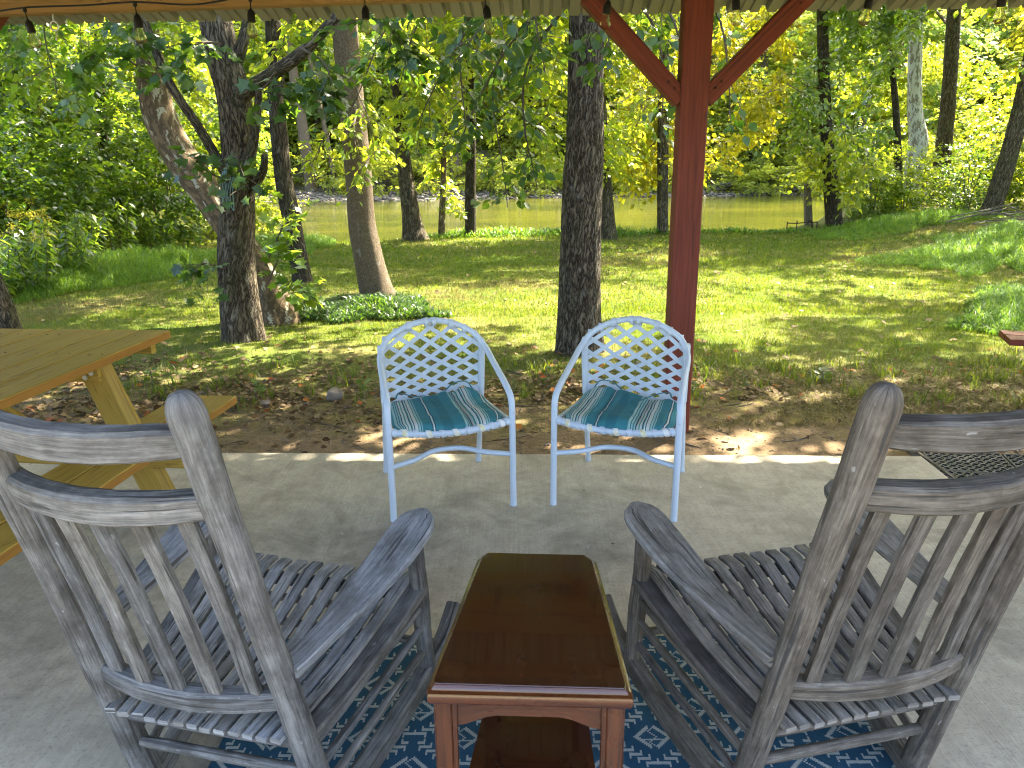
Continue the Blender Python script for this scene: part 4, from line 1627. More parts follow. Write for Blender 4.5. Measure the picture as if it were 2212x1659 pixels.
# ------------------------------------------------------------------ trees
def trunk_mesh(mb, pts, rad, seg=20, step=.10, amp=.03, flare=.45, seed=0.0, freq=3.0):
    """tapered trunk through pts with matching radii, root flare and lumpy bark"""
    P = smooth_path(pts, 6)
    n0 = len(pts)
    rr = []
    for i in range(n0 - 1):
        for j in range(6):
            rr.append(rad[i] + (rad[i + 1] - rad[i]) * j / 6)
    rr.append(rad[-1])
    # resample
    D = [0.0]
    for i in range(1, len(P)):
        D.append(D[-1] + (P[i] - P[i - 1]).length)
    m = max(6, int(D[-1] / step))
    ds = np.linspace(0, D[-1], m)
    C = np.array([tuple(p) for p in P])
    C = np.stack([np.interp(ds, D, C[:, k]) for k in range(3)], -1)
    r_ = np.interp(ds, D, rr)
    base = len(mb.v)
    side = Vector((1, 0, 0))
    for i in range(m):
        tg = Vector(C[min(i + 1, m - 1)] - C[max(i - 1, 0)]).normalized()
        side = (side - tg * side.dot(tg)).normalized()
        w = tg.cross(side)
        for j in range(seg):
            a = 2 * math.pi * j / seg
            dirv = side * math.cos(a) + w * math.sin(a)
            q = dirv * 1.0
            nz = mnoise.noise((q.x * freq * .8 + seed, q.y * freq * .8, ds[i] * 1.6)) * amp * 2 + mnoise.noise((q.x * freq * 2.2 + seed, q.y * freq * 2.2, ds[i] * 5.0)) * amp
            fl = flare * math.exp(-ds[i] / .22) * (1 + .5 * math.sin(a * 4 + seed) + .35 * math.sin(a * 7 + seed * 2))
            p = Vector(C[i]) + dirv * float(r_[i]) * (1 + nz + max(fl, -.1))
            mb.v.append(tuple(p))
    for i in range(m - 1):
        for j in range(seg):
            j2 = (j + 1) % seg
            w0, w1 = j / seg * 2 * math.pi * float(r_[i]), (j + 1) / seg * 2 * math.pi * float(r_[i])
            mb.face((base + i * seg + j, base + i * seg + j2, base + (i + 1) * seg + j2, base + (i + 1) * seg + j),
                    [(ds[i], w0), (ds[i], w1), (ds[i + 1], w1), (ds[i + 1], w0)])
    idx = [base + (m - 1) * seg + j for j in range(seg)]
    mb.face(idx)


def bough(parent, start, mid, end, lmat, nl, leaf, r, rad=.02, twigs=9, spread=.45, shape='ovate', name='bough', droop=.15, tri=1):
    """a branch with side twigs and leaves; the leaves are its sub-part"""
    P = smooth_path([start, mid, end], 8)
    mb = MB()
    n = len(P)
    mb.sweep(sway(P, .03, r.uniform(0, 50), 2.0), circ(1.0, 6), [rad * (1 - .85 * i / (n - 1)) + .002 for i in range(n)])
    tp, td = [], []
    A = np.array([tuple(p) for p in P])
    L = np.linalg.norm(np.diff(A, axis=0), axis=1).sum()
    for k in range(twigs):
        t_ = .18 + .82 * (k + r.uniform(0, .9)) / twigs
        i = min(n - 2, int(t_ * (n - 1)))
        p = Vector(A[i])
        d = (Vector(A[i + 1]) - p).normalized()
        sd = d.cross(Vector((0, 0, 1)))
        if sd.length < .1:
            sd = Vector((1, 0, 0))
        sd.normalize()
        sd = sd * (1 if k % 2 else -1)
        tl = spread * r.uniform(.6, 1.25) * (1.15 - .5 * t_)
        q = p + (d * .6 + sd * .8 + Vector(r.normal(0, .25, 3))) * tl + Vector((0, 0, -droop * tl))
        mb.sweep([p, p.lerp(q, .5) + Vector((0, 0, .06 * tl)), q], circ(1.0, 5), [max(.004, rad * .3), max(.003, rad * .22), .0018])
        kk = max(3, int(nl / twigs)) * tri
        dq = (q - p).normalized()
        sdq = dq.cross(Vector((0, 0, 1)))
        if sdq.length < .1:
            sdq = Vector((1, 0, 0))
        sdq.normalize()
        for _ in range(kk):
            s_ = float(r.uniform(.08, 1.08))
            off_ = float(r.normal(0, .26)) * tl * (1.1 - .5 * s_)
            pp = p.lerp(q, s_) + sdq * off_ + Vector((0, 0, float(r.normal(0, .05)) * tl - .25 * abs(off_)))
            tp.append(tuple(pp))
            td.append(tuple(dq + sdq * (1.1 if off_ > 0 else -1.1)))
    b = mb.build(name, M['twig'], parent)
    tp, td = np.array(tp), np.array(td)
    k = len(tp)
    pos = tp + r.normal(0, .012 + leaf * .12, (k, 3))
    dirv = td + r.normal(0, .45, (k, 3)) + np.array([0, 0, -.45])
    nr = np.array([0, -.2, 1.0]) + r.normal(0, .55, (k, 3))
    leaves('leaves', pos, dirv, nr, leaf * r.uniform(.6, 1.25, k), lmat, b, shape)
    return b


# shared crown meshes (one per kind), built once and reused with obj.copy-style links
CROWN = {}


def crown_mesh(key, mat, n_spray, per, rad, leaf, length, shape='kite', seed=1):
    r = np.random.default_rng(seed)
    p, d = ellipsoid_sprays(n_spray, (0, 0, 0), rad, r, .25)
    pos, ld, ln = sprays(p, d, per, length, r)
    o = leaves('crown', pos, ld, ln, leaf * r.uniform(.7, 1.25, len(pos)), mat, None, shape)
    me = o.data
    bpy.data.objects.remove(o)
    CROWN[key] = me


crown_mesh('near_lime', M['leaf_lime'], 165, 28, (3.6, 3.6, 3.6), .20, .95, seed=11)
crown_mesh('near_mid', M['leaf_mid'], 165, 28, (3.6, 3.6, 3.8), .20, .95, seed=12)
crown_mesh('near_gold', M['leaf_gold'], 210, 30, (3.2, 3.2, 3.6), .20, .95, seed=13)
crown_mesh('far_a', M['leaf_far'], 240, 20, (4.6, 4.0, 6.0), .36, 1.5, seed=14)
crown_mesh('far_b', M['leaf_farlime'], 240, 20, (4.2, 4.0, 5.2), .36, 1.5, seed=15)
crown_mesh('far_c', M['leaf_fargreen'], 240, 20, (4.8, 4.0, 6.4), .36, 1.5, seed=16)
crown_mesh('far_d', M['leaf_gold'], 220, 20, (3.4, 3.2, 4.2), .36, 1.3, seed=17)
crown_mesh('shrub_a', M['leaf_under'], 230, 26, (1.25, 1.1, 1.15), .085, .42, 'ovate', seed=18)
crown_mesh('shrub_b', M['leaf_under'], 260, 26, (1.5, 1.2, 1.6), .105, .5, 'ovate', seed=19)
crown_mesh('shrub_c', M['leaf_mid'], 230, 26, (1.3, 1.1, 1.3), .10, .45, 'ovate', seed=20)
crown_mesh('shrub_d', M['leaf_lime'], 200, 24, (1.3, 1.1, 1.2), .10, .45, 'ovate', seed=22)
crown_mesh('low_bank', M['leaf_farlime'], 150, 18, (2.6, 1.6, 1.5), .22, .7, 'kite', seed=21)


def add_crown(parent, key, loc, scale=(1, 1, 1), rz=0.0, name='crown'):
    o = link(name, CROWN[key], parent)
    o.location = loc
    o.scale = scale
    o.rotation_euler = (0, 0, rz)
    return o


def tree(name, label, pts, rad, bark, crowns=(), limbs=(), seg=20, group=None, amp=.03, flare=.45, seed=0.0, top=8.5, cat='tree'):
    """a tree standing at pts[0]; the trunk continues to height top"""
    bx_, by__, bz_ = pts[0]
    root = thing(name, (bx_, by__, bz_), 0, label, cat, group)
    loc = [(p[0] - bx_, p[1] - by__, p[2] - bz_) for p in pts]
    loc[0] = (loc[0][0], loc[0][1], -.12)
    rads = list(rad)
    if top:
        d = Vector(loc[-1]) - Vector(loc[-2])
        d.normalize()
        dz = top - loc[-1][2]
        e1 = Vector(loc[-1]) + Vector((d.x * dz * .35, d.y * dz * .35, dz * .5))
        e2 = Vector(loc[-1]) + Vector((d.x * dz * .4 + .2, d.y * dz * .4, dz))
        loc += [tuple(e1), tuple(e2)]
        rads += [rad[-1] * .75, rad[-1] * .35]
    mb = MB()
    trunk_mesh(mb, loc, rads, seg, .1 if seg < 28 else .05, amp, flare, seed)
    for lp, lr in limbs:
        q = [(p[0] - bx_, p[1] - by__, p[2] - bz_) for p in lp]
        trunk_mesh(mb, q, lr, 10, .1, amp, 0, seed + 3)
    if top:
        # a few limbs spreading inside the crown
        rr = random.Random(int(seed * 10) + 3)
        for k in range(6):
            zz = top * (.55 + .07 * k)
            a = k * 2.4 + seed
            st = (loc[-2][0], loc[-2][1], min(zz, top))
            t_ = (zz - loc[-3][2]) / max(.1, (top - loc[-3][2]))
            cx = loc[-3][0] + (loc[-1][0] - loc[-3][0]) * min(1, max(0, t_))
            cyy = loc[-3][1] + (loc[-1][1] - loc[-3][1]) * min(1, max(0, t_))
            ln = rr.uniform(1.8, 3.2)
            trunk_mesh(mb, [(cx, cyy, zz), (cx + ln * .5 * math.cos(a), cyy + ln * .5 * math.sin(a), zz + .7), (cx + ln * math.cos(a), cyy + ln * math.sin(a), zz + 1.2)],
                       [rads[-2] * .45, rads[-2] * .3, .015], 6, .3, .02, 0, seed + k)
    mb.build('trunk', bark, root, angle=60)
    for (key, lc, sc, rz) in crowns:
        add_crown(root, key, (lc[0] - bx_, lc[1] - by__, lc[2] - bz_), sc, rz)
    return root


r1 = np.random.default_rng(21)


def rel(root, p):
    return (p[0] - root.location[0], p[1] - root.location[1], p[2] - root.location[2])


def add_bough(root, s, m_, e, mat, nl, leaf, **kw):
    return bough(root, rel(root, s), rel(root, m_), rel(root, e), mat, nl, leaf, r1, **kw)


# --- the furrowed tree right behind the white chairs
t_main = tree('shade_tree', 'straight trunk with deeply furrowed bark standing behind the two white chairs',
              [(.58, 6.30, -.11), (.57, 6.30, .17), (.57, 6.30, .94), (.59, 6.30, 1.65), (.59, 6.30, 2.35)], [.185, .176, .163, .149, .137], M['bark_furrow'],
              crowns=[('near_mid', (.9, 6.6, 7.6), (1.0, 1.0, .95), .3), ('near_mid', (4.3, 7.9, 7.8), (.8, .8, .8), 2.3)], seg=40, amp=.028, flare=.28, seed=1.0, top=8.0)  # second crown, out of view, added to dapple the slab edge
for s, m_, e, nl in (((.5, 6.3, 2.9), (-.25, 6.5, 2.55), (-.75, 6.45, 1.75), 90), ((.5, 6.3, 2.75), (-.1, 6.9, 2.25), (-.02, 6.6, 1.10), 110), ((.5, 6.35, 3.0), (-.9, 7.1, 2.7), (-1.35, 7.0, 1.95), 90),
                     ((.6, 6.3, 3.0), (.1, 5.6, 2.65), (-.35, 5.45, 2.15), 60), ((.6, 6.3, 2.9), (.75, 5.7, 2.55), (.62, 5.55, 2.15), 70), ((.65, 6.3, 2.9), (1.15, 6.0, 2.5), (1.3, 5.9, 1.85), 70),
                     ((.6, 6.3, 3.1), (-.4, 6.0, 2.75), (-1.3, 5.9, 2.35), 90), ((.65, 6.3, 3.0), (1.6, 6.5, 2.6), (1.75, 6.4, 1.75), 60), ((.55, 6.3, 2.8), (.0, 6.4, 2.35), (-.45, 6.6, 1.55), 80),
                     ((.55, 6.3, 3.0), (-.6, 6.8, 2.7), (-.95, 7.0, 2.1), 70), ((.5, 6.3, 2.7), (.12, 6.5, 2.1), (.22, 6.4, 1.25), 90),
                     ((.5, 6.3, 2.9), (-.3, 6.2, 2.5), (-.35, 6.2, 1.75), 80), ((.5, 6.3, 3.0), (.2, 5.9, 2.6), (.25, 5.8, 2.1), 70), ((.7, 6.3, 2.9), (1.2, 6.6, 2.4), (1.25, 6.7, 1.6), 60)):
    add_bough(t_main, s, m_, e, M['leaf_dark'], int(nl * .8), .090, rad=.013, twigs=10, spread=.36, tri=2)

# --- grey-brown tree near the picnic table
t_oak = tree('shade_tree', 'thick grey brown trunk with forking branches and a green rope near the picnic table',
             [(-2.41, 6.75, -.10), (-2.42, 6.75, .19), (-2.41, 6.75, .68), (-2.34, 6.75, 1.16), (-2.30, 6.75, 1.58), (-2.28, 6.75, 2.05), (-2.36, 6.75, 2.54)],
             [.180, .172, .154, .138, .128, .138, .128], M['bark_oak'],
             crowns=[('near_mid', (-2.6, 7.2, 7.8), (1.0, 1.0, .9), 1.3)],
             limbs=[([(-2.26, 6.72, 2.0), (-2.0, 6.6, 2.12), (-1.6, 6.45, 2.32), (-1.25, 6.35, 2.60)], [.075, .06, .048, .035]),
                    ([(-2.33, 6.72, 1.25), (-2.55, 6.66, 1.75), (-2.75, 6.6, 2.15), (-2.85, 6.55, 2.6)], [.05, .04, .035, .028]),
                    ([(-2.25, 6.70, 1.32), (-2.10, 6.62, 1.70), (-2.02, 6.6, 2.05)], [.055, .04, .028]),
                    ([(-2.2, 6.7, 1.28), (-2.07, 6.66, 1.42), (-2.03, 6.62, 1.56)], [.045, .036, .026]),
                    ([(-2.22, 6.75, 2.3), (-2.12, 6.7, 2.48), (-2.05, 6.68, 2.7)], [.05, .045, .038])],
             seg=36, amp=.04, flare=.30, seed=2.0, top=8.0)
for s, m_, e, nl in (((-2.3, 6.6, 1.5), (-2.2, 6.45, 1.52), (-2.1, 6.35, 1.30), 26), ((-2.3, 6.65, 1.3), (-2.45, 6.4, 1.45), (-2.35, 6.3, 1.55), 20),
                     ((-2.45, 6.6, .62), (-2.58, 6.45, .68), (-2.66, 6.4, .62), 16), 
                     ((-2.85, 6.5, 2.6), (-2.75, 6.2, 2.5), (-2.8, 6.1, 2.3), 24), ((-2.0, 6.55, 2.05), (-1.8, 6.3, 2.1), (-1.65, 6.2, 1.85), 34),
                     ((-1.6, 6.4, 2.35), (-1.4, 6.2, 2.2), (-1.3, 6.1, 1.9), 40), ((-1.25, 6.35, 2.6), (-.9, 6.2, 2.45), (-.7, 6.1, 2.2), 50),
                     ((-2.3, 6.6, 2.4), (-2.35, 6.2, 2.35), (-2.45, 6.0, 2.15), 40),
                     ((-3.0, 6.6, 2.8), (-3.5, 6.4, 2.75), (-3.8, 6.3, 2.55), 20)):
    add_bough(t_oak, s, m_, e, M['leaf_dark'], nl, .095, rad=.008, twigs=6, spread=.26, shape='maple', tri=2)
# rope hanging in the fork
rp = MB()
for k in range(4):
    x0 = -2.40 + .02 * k
    pts = [(x0, 6.60, 1.40 + .03 * k), (x0 - .03, 6.575, 1.30), (x0 - .02 + .012 * k, 6.58, 1.17 - .02 * k), (x0 + .03, 6.575, 1.28), (x0 + .055, 6.60, 1.38)]
    rp.sweep(smooth_path(pts, 6), circ(.0045, 6))
tag(rp.build('rope', M['rope']), 'coil of thin green rope hung in the fork of the grey brown tree', 'rope')

# --- leaning sycamore behind it
t_syc = tree('sycamore_tree', 'leaning sycamore with flaking tan and white bark behind the grey brown tree',
             [(-2.34, 7.75, -.12), (-2.52, 7.78, .33), (-2.74, 7.85, .71), (-2.99, 7.90, 1.12), (-3.27, 7.98, 1.52), (-3.46, 8.02, 1.94), (-3.49, 8.05, 2.37), (-3.52, 8.1, 2.74)],
             [.19, .150, .150, .156, .167, .160, .138, .118], M['sycamore'],
             crowns=[('near_mid', (-4.0, 8.2, 8.2), (1.0, 1.0, .95), 2.2)], seg=32, amp=.045, flare=.25, seed=3.0, top=8.5)
for s, m_, e, nl in (((-2.4, 7.6, .35), (-2.25, 7.4, .55), (-2.15, 7.3, .75), 40), ((-2.35, 7.6, .2), (-2.1, 7.45, .35), (-2.0, 7.4, .25), 36), ((-2.45, 7.65, .5), (-2.2, 7.5, .9), (-2.15, 7.4, 1.0), 40),
                     ((-3.45, 8.0, 2.3), (-3.7, 7.6, 2.5), (-3.9, 7.4, 2.2), 60), ((-3.5, 8.0, 2.5), (-3.3, 7.5, 2.7), (-3.15, 7.3, 2.4), 60)):
    add_bough(t_syc, s, m_, e, M['leaf_mid'], nl, .10, rad=.010, twigs=7, spread=.28, shape='maple', tri=2)

t_dark = tree('slim_tree', 'slim dark leaning trunk with ridged bark between the sycamore and the bent tan trunk',
              [(-2.89, 10.63, -.14), (-2.98, 10.63, .69), (-3.04, 10.63, 1.30), (-3.04, 10.63, 2.01), (-3.0, 10.63, 3.01)], [.130, .124, .117, .109, .100], M['bark_dark'],
              crowns=[('near_lime', (-3.0, 10.9, 8.2), (.95, .95, .9), .4)], seg=22, amp=.03, flare=.2, seed=4.0)
t_curve = tree('bent_tree', 'smooth tan trunk bent at its foot with leafy sprig growing on it',
               [(-1.48, 8.71, -.13), (-1.60, 8.71, .38), (-1.66, 8.71, .83), (-1.66, 8.71, 1.24), (-1.68, 8.71, 1.82), (-1.70, 8.71, 2.56)], [.195, .164, .152, .145, .140, .136], M['bark_smooth'],
               crowns=[('near_lime', (-1.9, 9.2, 8.0), (1.0, 1.0, .9), 2.9)], seg=28, amp=.018, flare=.35, seed=5.0)
for s, m_, e, nl in (((-1.6, 8.6, 2.2), (-1.45, 8.3, 1.9), (-1.38, 8.2, 1.45), 60), ((-1.62, 8.6, 2.0), (-1.6, 8.25, 1.7), (-1.5, 8.15, 1.25), 46), ((-1.65, 8.6, 1.9), (-1.9, 8.3, 1.75), (-2.0, 8.2, 1.5), 40),
                     ((-1.6, 8.6, 3.0), (-1.1, 8.4, 2.8), (-.8, 8.4, 2.2), 90), ((-1.7, 8.6, 3.0), (-2.2, 8.4, 2.8), (-2.3, 8.3, 2.3), 80)):
    add_bough(t_curve, s, m_, e, M['leaf_lime'], nl, .085, rad=.010, twigs=8, spread=.30, tri=2)

RB = 'trees along the near river bank'
riv = [
    ('bank_tree', 'mossy flared trunk leaning left on the near river bank', [(-2.02, 16.35, -.15), (-2.10, 16.35, .60), (-2.19, 16.35, 1.61), (-2.23, 16.35, 2.68)], [.225, .174, .142, .139], 'bark_oak', 'near_lime', .5),
    ('bank_tree', 'thin pale sapling trunk on the near bank beside the mossy flared trunk', [(-1.53, 16.99, -.15), (-1.45, 16.99, .75), (-1.37, 16.99, 2.17)], [.078, .068, .054], 'sycamore', 'near_lime', .1),
    ('bank_tree', 'dark straight mid sized trunk on the near bank seen under hanging leaves', [(-.88, 17.03, -.15), (-.86, 17.03, .74), (-.82, 17.03, 1.88)], [.118, .115, .108], 'bark_dark', 'near_lime', .12),
    ('bank_tree', 'mossy trunk on the near bank half hidden behind the furrowed tree', [(2.07, 16.24, -.15), (1.99, 16.24, .75), (1.89, 16.24, 1.84)], [.160, .124, .112], 'bark_oak', 'near_lime', .35),
    ('bank_tree', 'slim dark trunk on the near bank beside the red post', [(3.36, 17.12, -.15), (3.29, 17.12, 1.37), (3.25, 17.12, 2.68)], [.115, .119, .122], 'bark_oak', 'near_gold', .2),
    ('bank_tree', 'vine wrapped dark trunk just past the broken stump', [(7.46, 17.8, -.12), (7.24, 17.8, .83), (7.01, 17.8, 2.02), (6.74, 17.8, 3.81)], [.185, .167, .133, .119], 'bark_dark', 'near_mid', .2),
    ('bank_tree', 'thin dark leaning trunk between the vine wrapped trunk and the white sycamore', [(9.88, 19.75, 0), (9.65, 19.75, 1.29), (9.34, 19.75, 2.91), (8.95, 19.75, 4.45)], [.094, .092, .073, .055], 'bark_dark', 'near_mid', .2),
    ('bank_tree', 'white and grey mottled sycamore trunk with a swollen burl', [(10.51, 20.44, 0), (10.41, 20.44, .94), (10.43, 20.44, 1.75), (10.20, 20.44, 2.75), (9.95, 20.44, 4.86)], [.21, .222, .240, .165, .158], 'sycamore_pale', 'near_lime', .2),
    ('bank_tree', 'brown ivy covered trunk next to the white sycamore', [(11.94, 21.94, -.02), (11.93, 21.94, 1.25), (11.84, 21.94, 3.05), (11.67, 21.94, 5.09)], [.25, .225, .187, .17], 'bark_oak', 'near_mid', .2),
    ('bank_tree', 'grey trunk leaning right above the pile of dead branches', [(10.77, 17.67, .05), (10.98, 17.67, .8), (11.15, 17.67, 2.27), (11.2, 17.67, 4.03)], [.20, .192, .18, .147], 'bark_oak', 'near_mid', .3),
]
bank_roots = []
for i, (nm, lab, pts, rad, bark, ck, fl) in enumerate(riv):
    x, y, _ = pts[0]
    cs = [(ck, (x + .3, y + .4, 8.6 + .6 * (i % 3)), (.8, .8, .85), i * 1.1)]
    bank_roots.append(tree(nm, lab, pts, rad, M[bark], cs, seg=18, amp=.03, flare=fl, seed=6.0 + i, group=RB, top=8.5))

# hanging foliage of the bank trees, lime and gold against the river
def hang(root, x0, x1, y0, y1, z0, z1, n, mat, nl, leaf, spread=.55, down=.9):
    spread *= 1.25
    for k in range(n):
        ex, ey, ez = r1.uniform(x0, x1), r1.uniform(y0, y1), r1.uniform(z0, z1)
        sx, sy, sz = ex + r1.uniform(-.8, .8), ey + r1.uniform(-.3, .5), ez + down * r1.uniform(.6, 1.5)
        mx, my, mz = (sx + ex) / 2 + r1.uniform(-.2, .2), (sy + ey) / 2, (sz + ez) / 2 + .25
        add_bough(root, (sx, sy, sz), (mx, my, mz), (ex, ey, ez), mat, nl, leaf, rad=.010, twigs=10, spread=spread, tri=3, shape='kite')


hang(bank_roots[0], -4.6, -1.0, 13.5, 16.5, 1.9, 4.6, 18, M['leaf_lime'], 70, .13)
hang(bank_roots[1], -1.9, -1.0, 16.6, 17.2, .2, 2.6, 6, M['leaf_lime'], 60, .12, .35, .5)
hang(bank_roots[2], -2.2, 1.2, 14.0, 17.0, 1.1, 4.6, 28, M['leaf_lime'], 70, .13)
hang(bank_roots[3], .8, 3.0, 14.5, 17.5, 1.0, 4.6, 24, M['leaf_lime'], 70, .13)
hang(bank_roots[4], 2.2, 6.2, 17.0, 19.5, 1.2, 4.8, 30, M['leaf_gold'], 80, .14)
hang(bank_roots[4], 2.2, 3.4, 16.6, 18.0, .7, 2.2, 6, M['leaf_gold'], 70, .15)
hang(bank_roots[5], 6.2, 8.4, 16.8, 18.6, 1.2, 4.8, 15, M['leaf_mid'], 70, .13)
hang(bank_roots[5], 6.3, 7.4, 16.8, 18.2, .5, 1.6, 5, M['leaf_lime'], 60, .14)
hang(bank_roots[6], 7.9, 9.3, 18.6, 20.6, .8, 5.0, 13, M['leaf_mid'], 80, .14)
hang(bank_roots[7], 9.2, 11.0, 21.0, 23.0, 2.0, 5.2, 8, M['leaf_lime'], 80, .16)
hang(bank_roots[8], 11.0, 13.4, 22.5, 24.5, 1.0, 5.4, 14, M['leaf_lime'], 80, .16)
hang(bank_roots[9], 11.6, 13.6, 17.8, 20.0, 1.2, 4.6, 10, M['leaf_gold'], 70, .15)
hang(bank_roots[9], 10.3, 12.0, 14.5, 16.0, 2.6, 4.0, 5, M['leaf_mid'], 60, .14)

for i, (x, y, cz, sc_) in enumerate(((9.6, 9.6, 8.4, 1.0), (8.2, 5.6, 8.6, .85), (12.6, 12.6, 9.0, 1.1), (16.5, 18.5, 6.5, 1.2), (19.5, 15.0, 6.5, 1.3))):
    tree('lawn_tree', ['tall shade tree beside the lawn beyond the rubber mat', 'shade tree standing beyond the red bench', 'tall shade tree behind the tall grass mound', 'leafy tree rising behind the brush pile', 'broad tree at the far corner of the lawn'][i],
         [(x, y, -.1), (x + .05, y, 1.5), (x + .1, y, 3.0)], [.2, .16, .14], M['bark_oak'], [('near_mid', (x - .2, y, cz), (sc_, sc_, .9), i * 2.0)] + ([('near_mid', (5.7, 6.7, 7.4), (.6, .6, .6), 1.0)] if i == 1 else []), seg=14, seed=60.0 + i)  # second tree's extra crown is unseen, added to break up sun on the slab

# broken stump at the water
tree('broken_stump', 'broken pale dead stump standing at the water beside the rusty frame', [(7.08, 18.4, -.25), (7.02, 18.45, .30), (6.98, 18.45, .55), (6.94, 18.45, .84)], [.095, .083, .086, .055],
     M['deadwood'], seg=18, amp=.12, flare=.1, seed=31, top=None, cat='stump')
fr_ = thing('iron_frame', (6.5, 17.33, -.15), R(3), 'low rusty black iron frame at the lawn edge in front of the stump', 'metal frame')
for (x, h_) in ((-.34, .22), (-.12, .24), (.22, .22), (.34, .20)):
    m = MB()
    m.sweep([(x, 0, -.1), (x, 0, h_)], circ(.013, 8), up=(0, 1, 0))
    m.build('upright', M['rust'], fr_)
m = MB()
m.sweep([(-.345, 0, .19), (-.12, 0, .18), (.12, 0, .20), (.345, 0, .20)], circ(.011, 8))
m.build('crossbar', M['rust'], fr_)
m = MB()
m.sweep(smooth_path([(.10, -.01, .19), (.16, -.02, .235), (.22, -.02, .20), (.235, -.02, .05), (.24, -.02, -.08)], 5), circ(.016, 8))
m.build('hook_bar', M['rust'], fr_)

# left trees at the wood edge
LW = 'trees in the dense wood beside the lawn'
lw = [
    ('wood_tree', 'rough brown trunk rising behind the far end of the picnic table', [(-4.85, 7.16, -.1), (-4.88, 7.16, .30), (-5.0, 7.16, .82), (-5.2, 7.16, 1.72)], [.165, .135, .122, .105], 'bark_oak', 'near_mid'),
    ('wood_tree', 'dark trunk leaning left in the shaded wood behind the goldenrod', [(-9.47, 15.7, 0), (-9.62, 15.7, .71), (-9.75, 15.7, 1.77), (-9.8, 15.7, 2.79)], [.16, .157, .136, .116], 'bark_dark', 'near_mid'),
    ('wood_tree', 'short dark trunk in the wood nearest the tall bright grass', [(-8.52, 16.5, 0), (-8.48, 16.5, .55), (-8.32, 16.5, 1.94)], [.14, .107, .085], 'bark_dark', 'near_lime'),
    ('wood_tree', 'slim straight trunk deep in the wood between two dark trunks', [(-11.3, 18.2, 0), (-11.2, 18.2, 1.5), (-11.1, 18.2, 3.2)], [.12, .10, .09], 'bark_dark', 'near_mid'),
]
lroots = []
for i, (nm, lab, pts, rad, bark, ck) in enumerate(lw):
    x, y, _ = pts[0]
    cs = [(ck, (x - .6, y + .3, 8.8 + .5 * (i % 2)), (.75, .75, .8), i * 1.7)]
    lroots.append(tree(nm, lab, pts, rad, M[bark], cs, seg=16, amp=.04, flare=.3, seed=40.0 + i, group=LW))
hang(lroots[0], -6.4, -4.0, 7.2, 9.0, 1.7, 3.2, 12, M['leaf_mid'], 70, .10, .45)
hang(lroots[1], -11, -6.5, 12.0, 15.5, 2.0, 4.6, 18, M['leaf_under'], 80, .13)
hang(lroots[2], -8.5, -4.8, 13.5, 16.5, 1.8, 4.6, 18, M['leaf_lime'], 80, .13)

# understory shrubs on the left and on the right
SH = 'leafy shrubs under the trees'
spots_l = [(-7.4, 11.2, .8, .8, 'a'), (-8.8, 11.6, 1.0, 1.0, 'b'), (-7.6, 12.8, 1.1, .9, 'c'), (-9.6, 13.4, 1.6, 1.2, 'b'), (-6.6, 14.8, 1.0, .8, 'c'), (-7.8, 15.4, 1.9, 1.0, 'b'),
           (-10.8, 13.2, 1.4, 1.2, 'a'), (-9.2, 16.4, 2.5, 1.2, 'b'), (-11.2, 15.8, 2.6, 1.4, 'b'), (-12.6, 15.2, 2.2, 1.3, 'c'), (-5.8, 17.0, 1.0, .9, 'd'), (-6.8, 18.0, 2.2, 1.1, 'c'),
           (-8.2, 18.8, 3.2, 1.3, 'd'), (-12.8, 18.6, 3.4, 1.5, 'b'), (-7.6, 9.6, .7, .7, 'a')]
spots_r = [(8.6, 18.6, .45, .65, 'c'), (9.5, 18.9, .6, .7, 'd'), (11.2, 19.2, .7, .8, 'a'), (12.6, 18.8, .9, .9, 'd'), (13.6, 17.4, 1.0, 1.0, 'a'), (10.6, 22.4, .9, 1.0, 'd'), (13.8, 22.4, 1.8, 1.3, 'd'),
           (14.8, 19.8, 1.6, 1.2, 'a'), (16.4, 16.6, 1.6, 1.3, 'c'), (17.6, 20.5, 2.4, 1.6, 'd'), (19.5, 17.5, 2.2, 1.6, 'b'), (21.5, 21.0, 3.0, 1.8, 'c'), (18.2, 13.6, 1.4, 1.3, 'b'), (21.0, 13.0, 2.2, 1.6, 'd')]
proto = {}
for side, spots in (('l', spots_l), ('r', spots_r)):
    for (x, y, z, s, k) in spots:
        g0 = float(zt(x, y))
        look = {'a': 'low dark glossy shrub', 'b': 'tall dark glossy leaved shrub', 'c': 'mid green leafy shrub', 'd': 'lime yellow leafy shrub'}[k]
        where = ' in the dense wood beyond the picnic table' if side == 'l' else ' among the trunks near the white mottled sycamore'
        root = thing('shrub', (x, y, g0), r1.uniform(0, 6.2), look + where, 'shrub', look + 's' + where)
        add_crown(root, 'shrub_' + k, (0, 0, max(z, .6 * s)), (s, s, s * 1.05), 0, 'foliage')
        if 'stem' not in proto:
            mb = MB()
            for q in range(4):
                a = q * 1.6
                mb.sweep(smooth_path([(0.05 * math.cos(a), .05 * math.sin(a), -.1), (.12 * math.cos(a), .12 * math.sin(a), .5), (.3 * math.cos(a), .3 * math.sin(a), 1.1)], 3), circ(1.0, 6), [.02, .019, .018, .016, .014, .012, .01])
            o = mb.build('stem', M['twig'], root)
            proto['stem'] = o.data
        else:
            o = link('stem', proto['stem'], root)
        o.scale = (s, s, max(1.0, z))


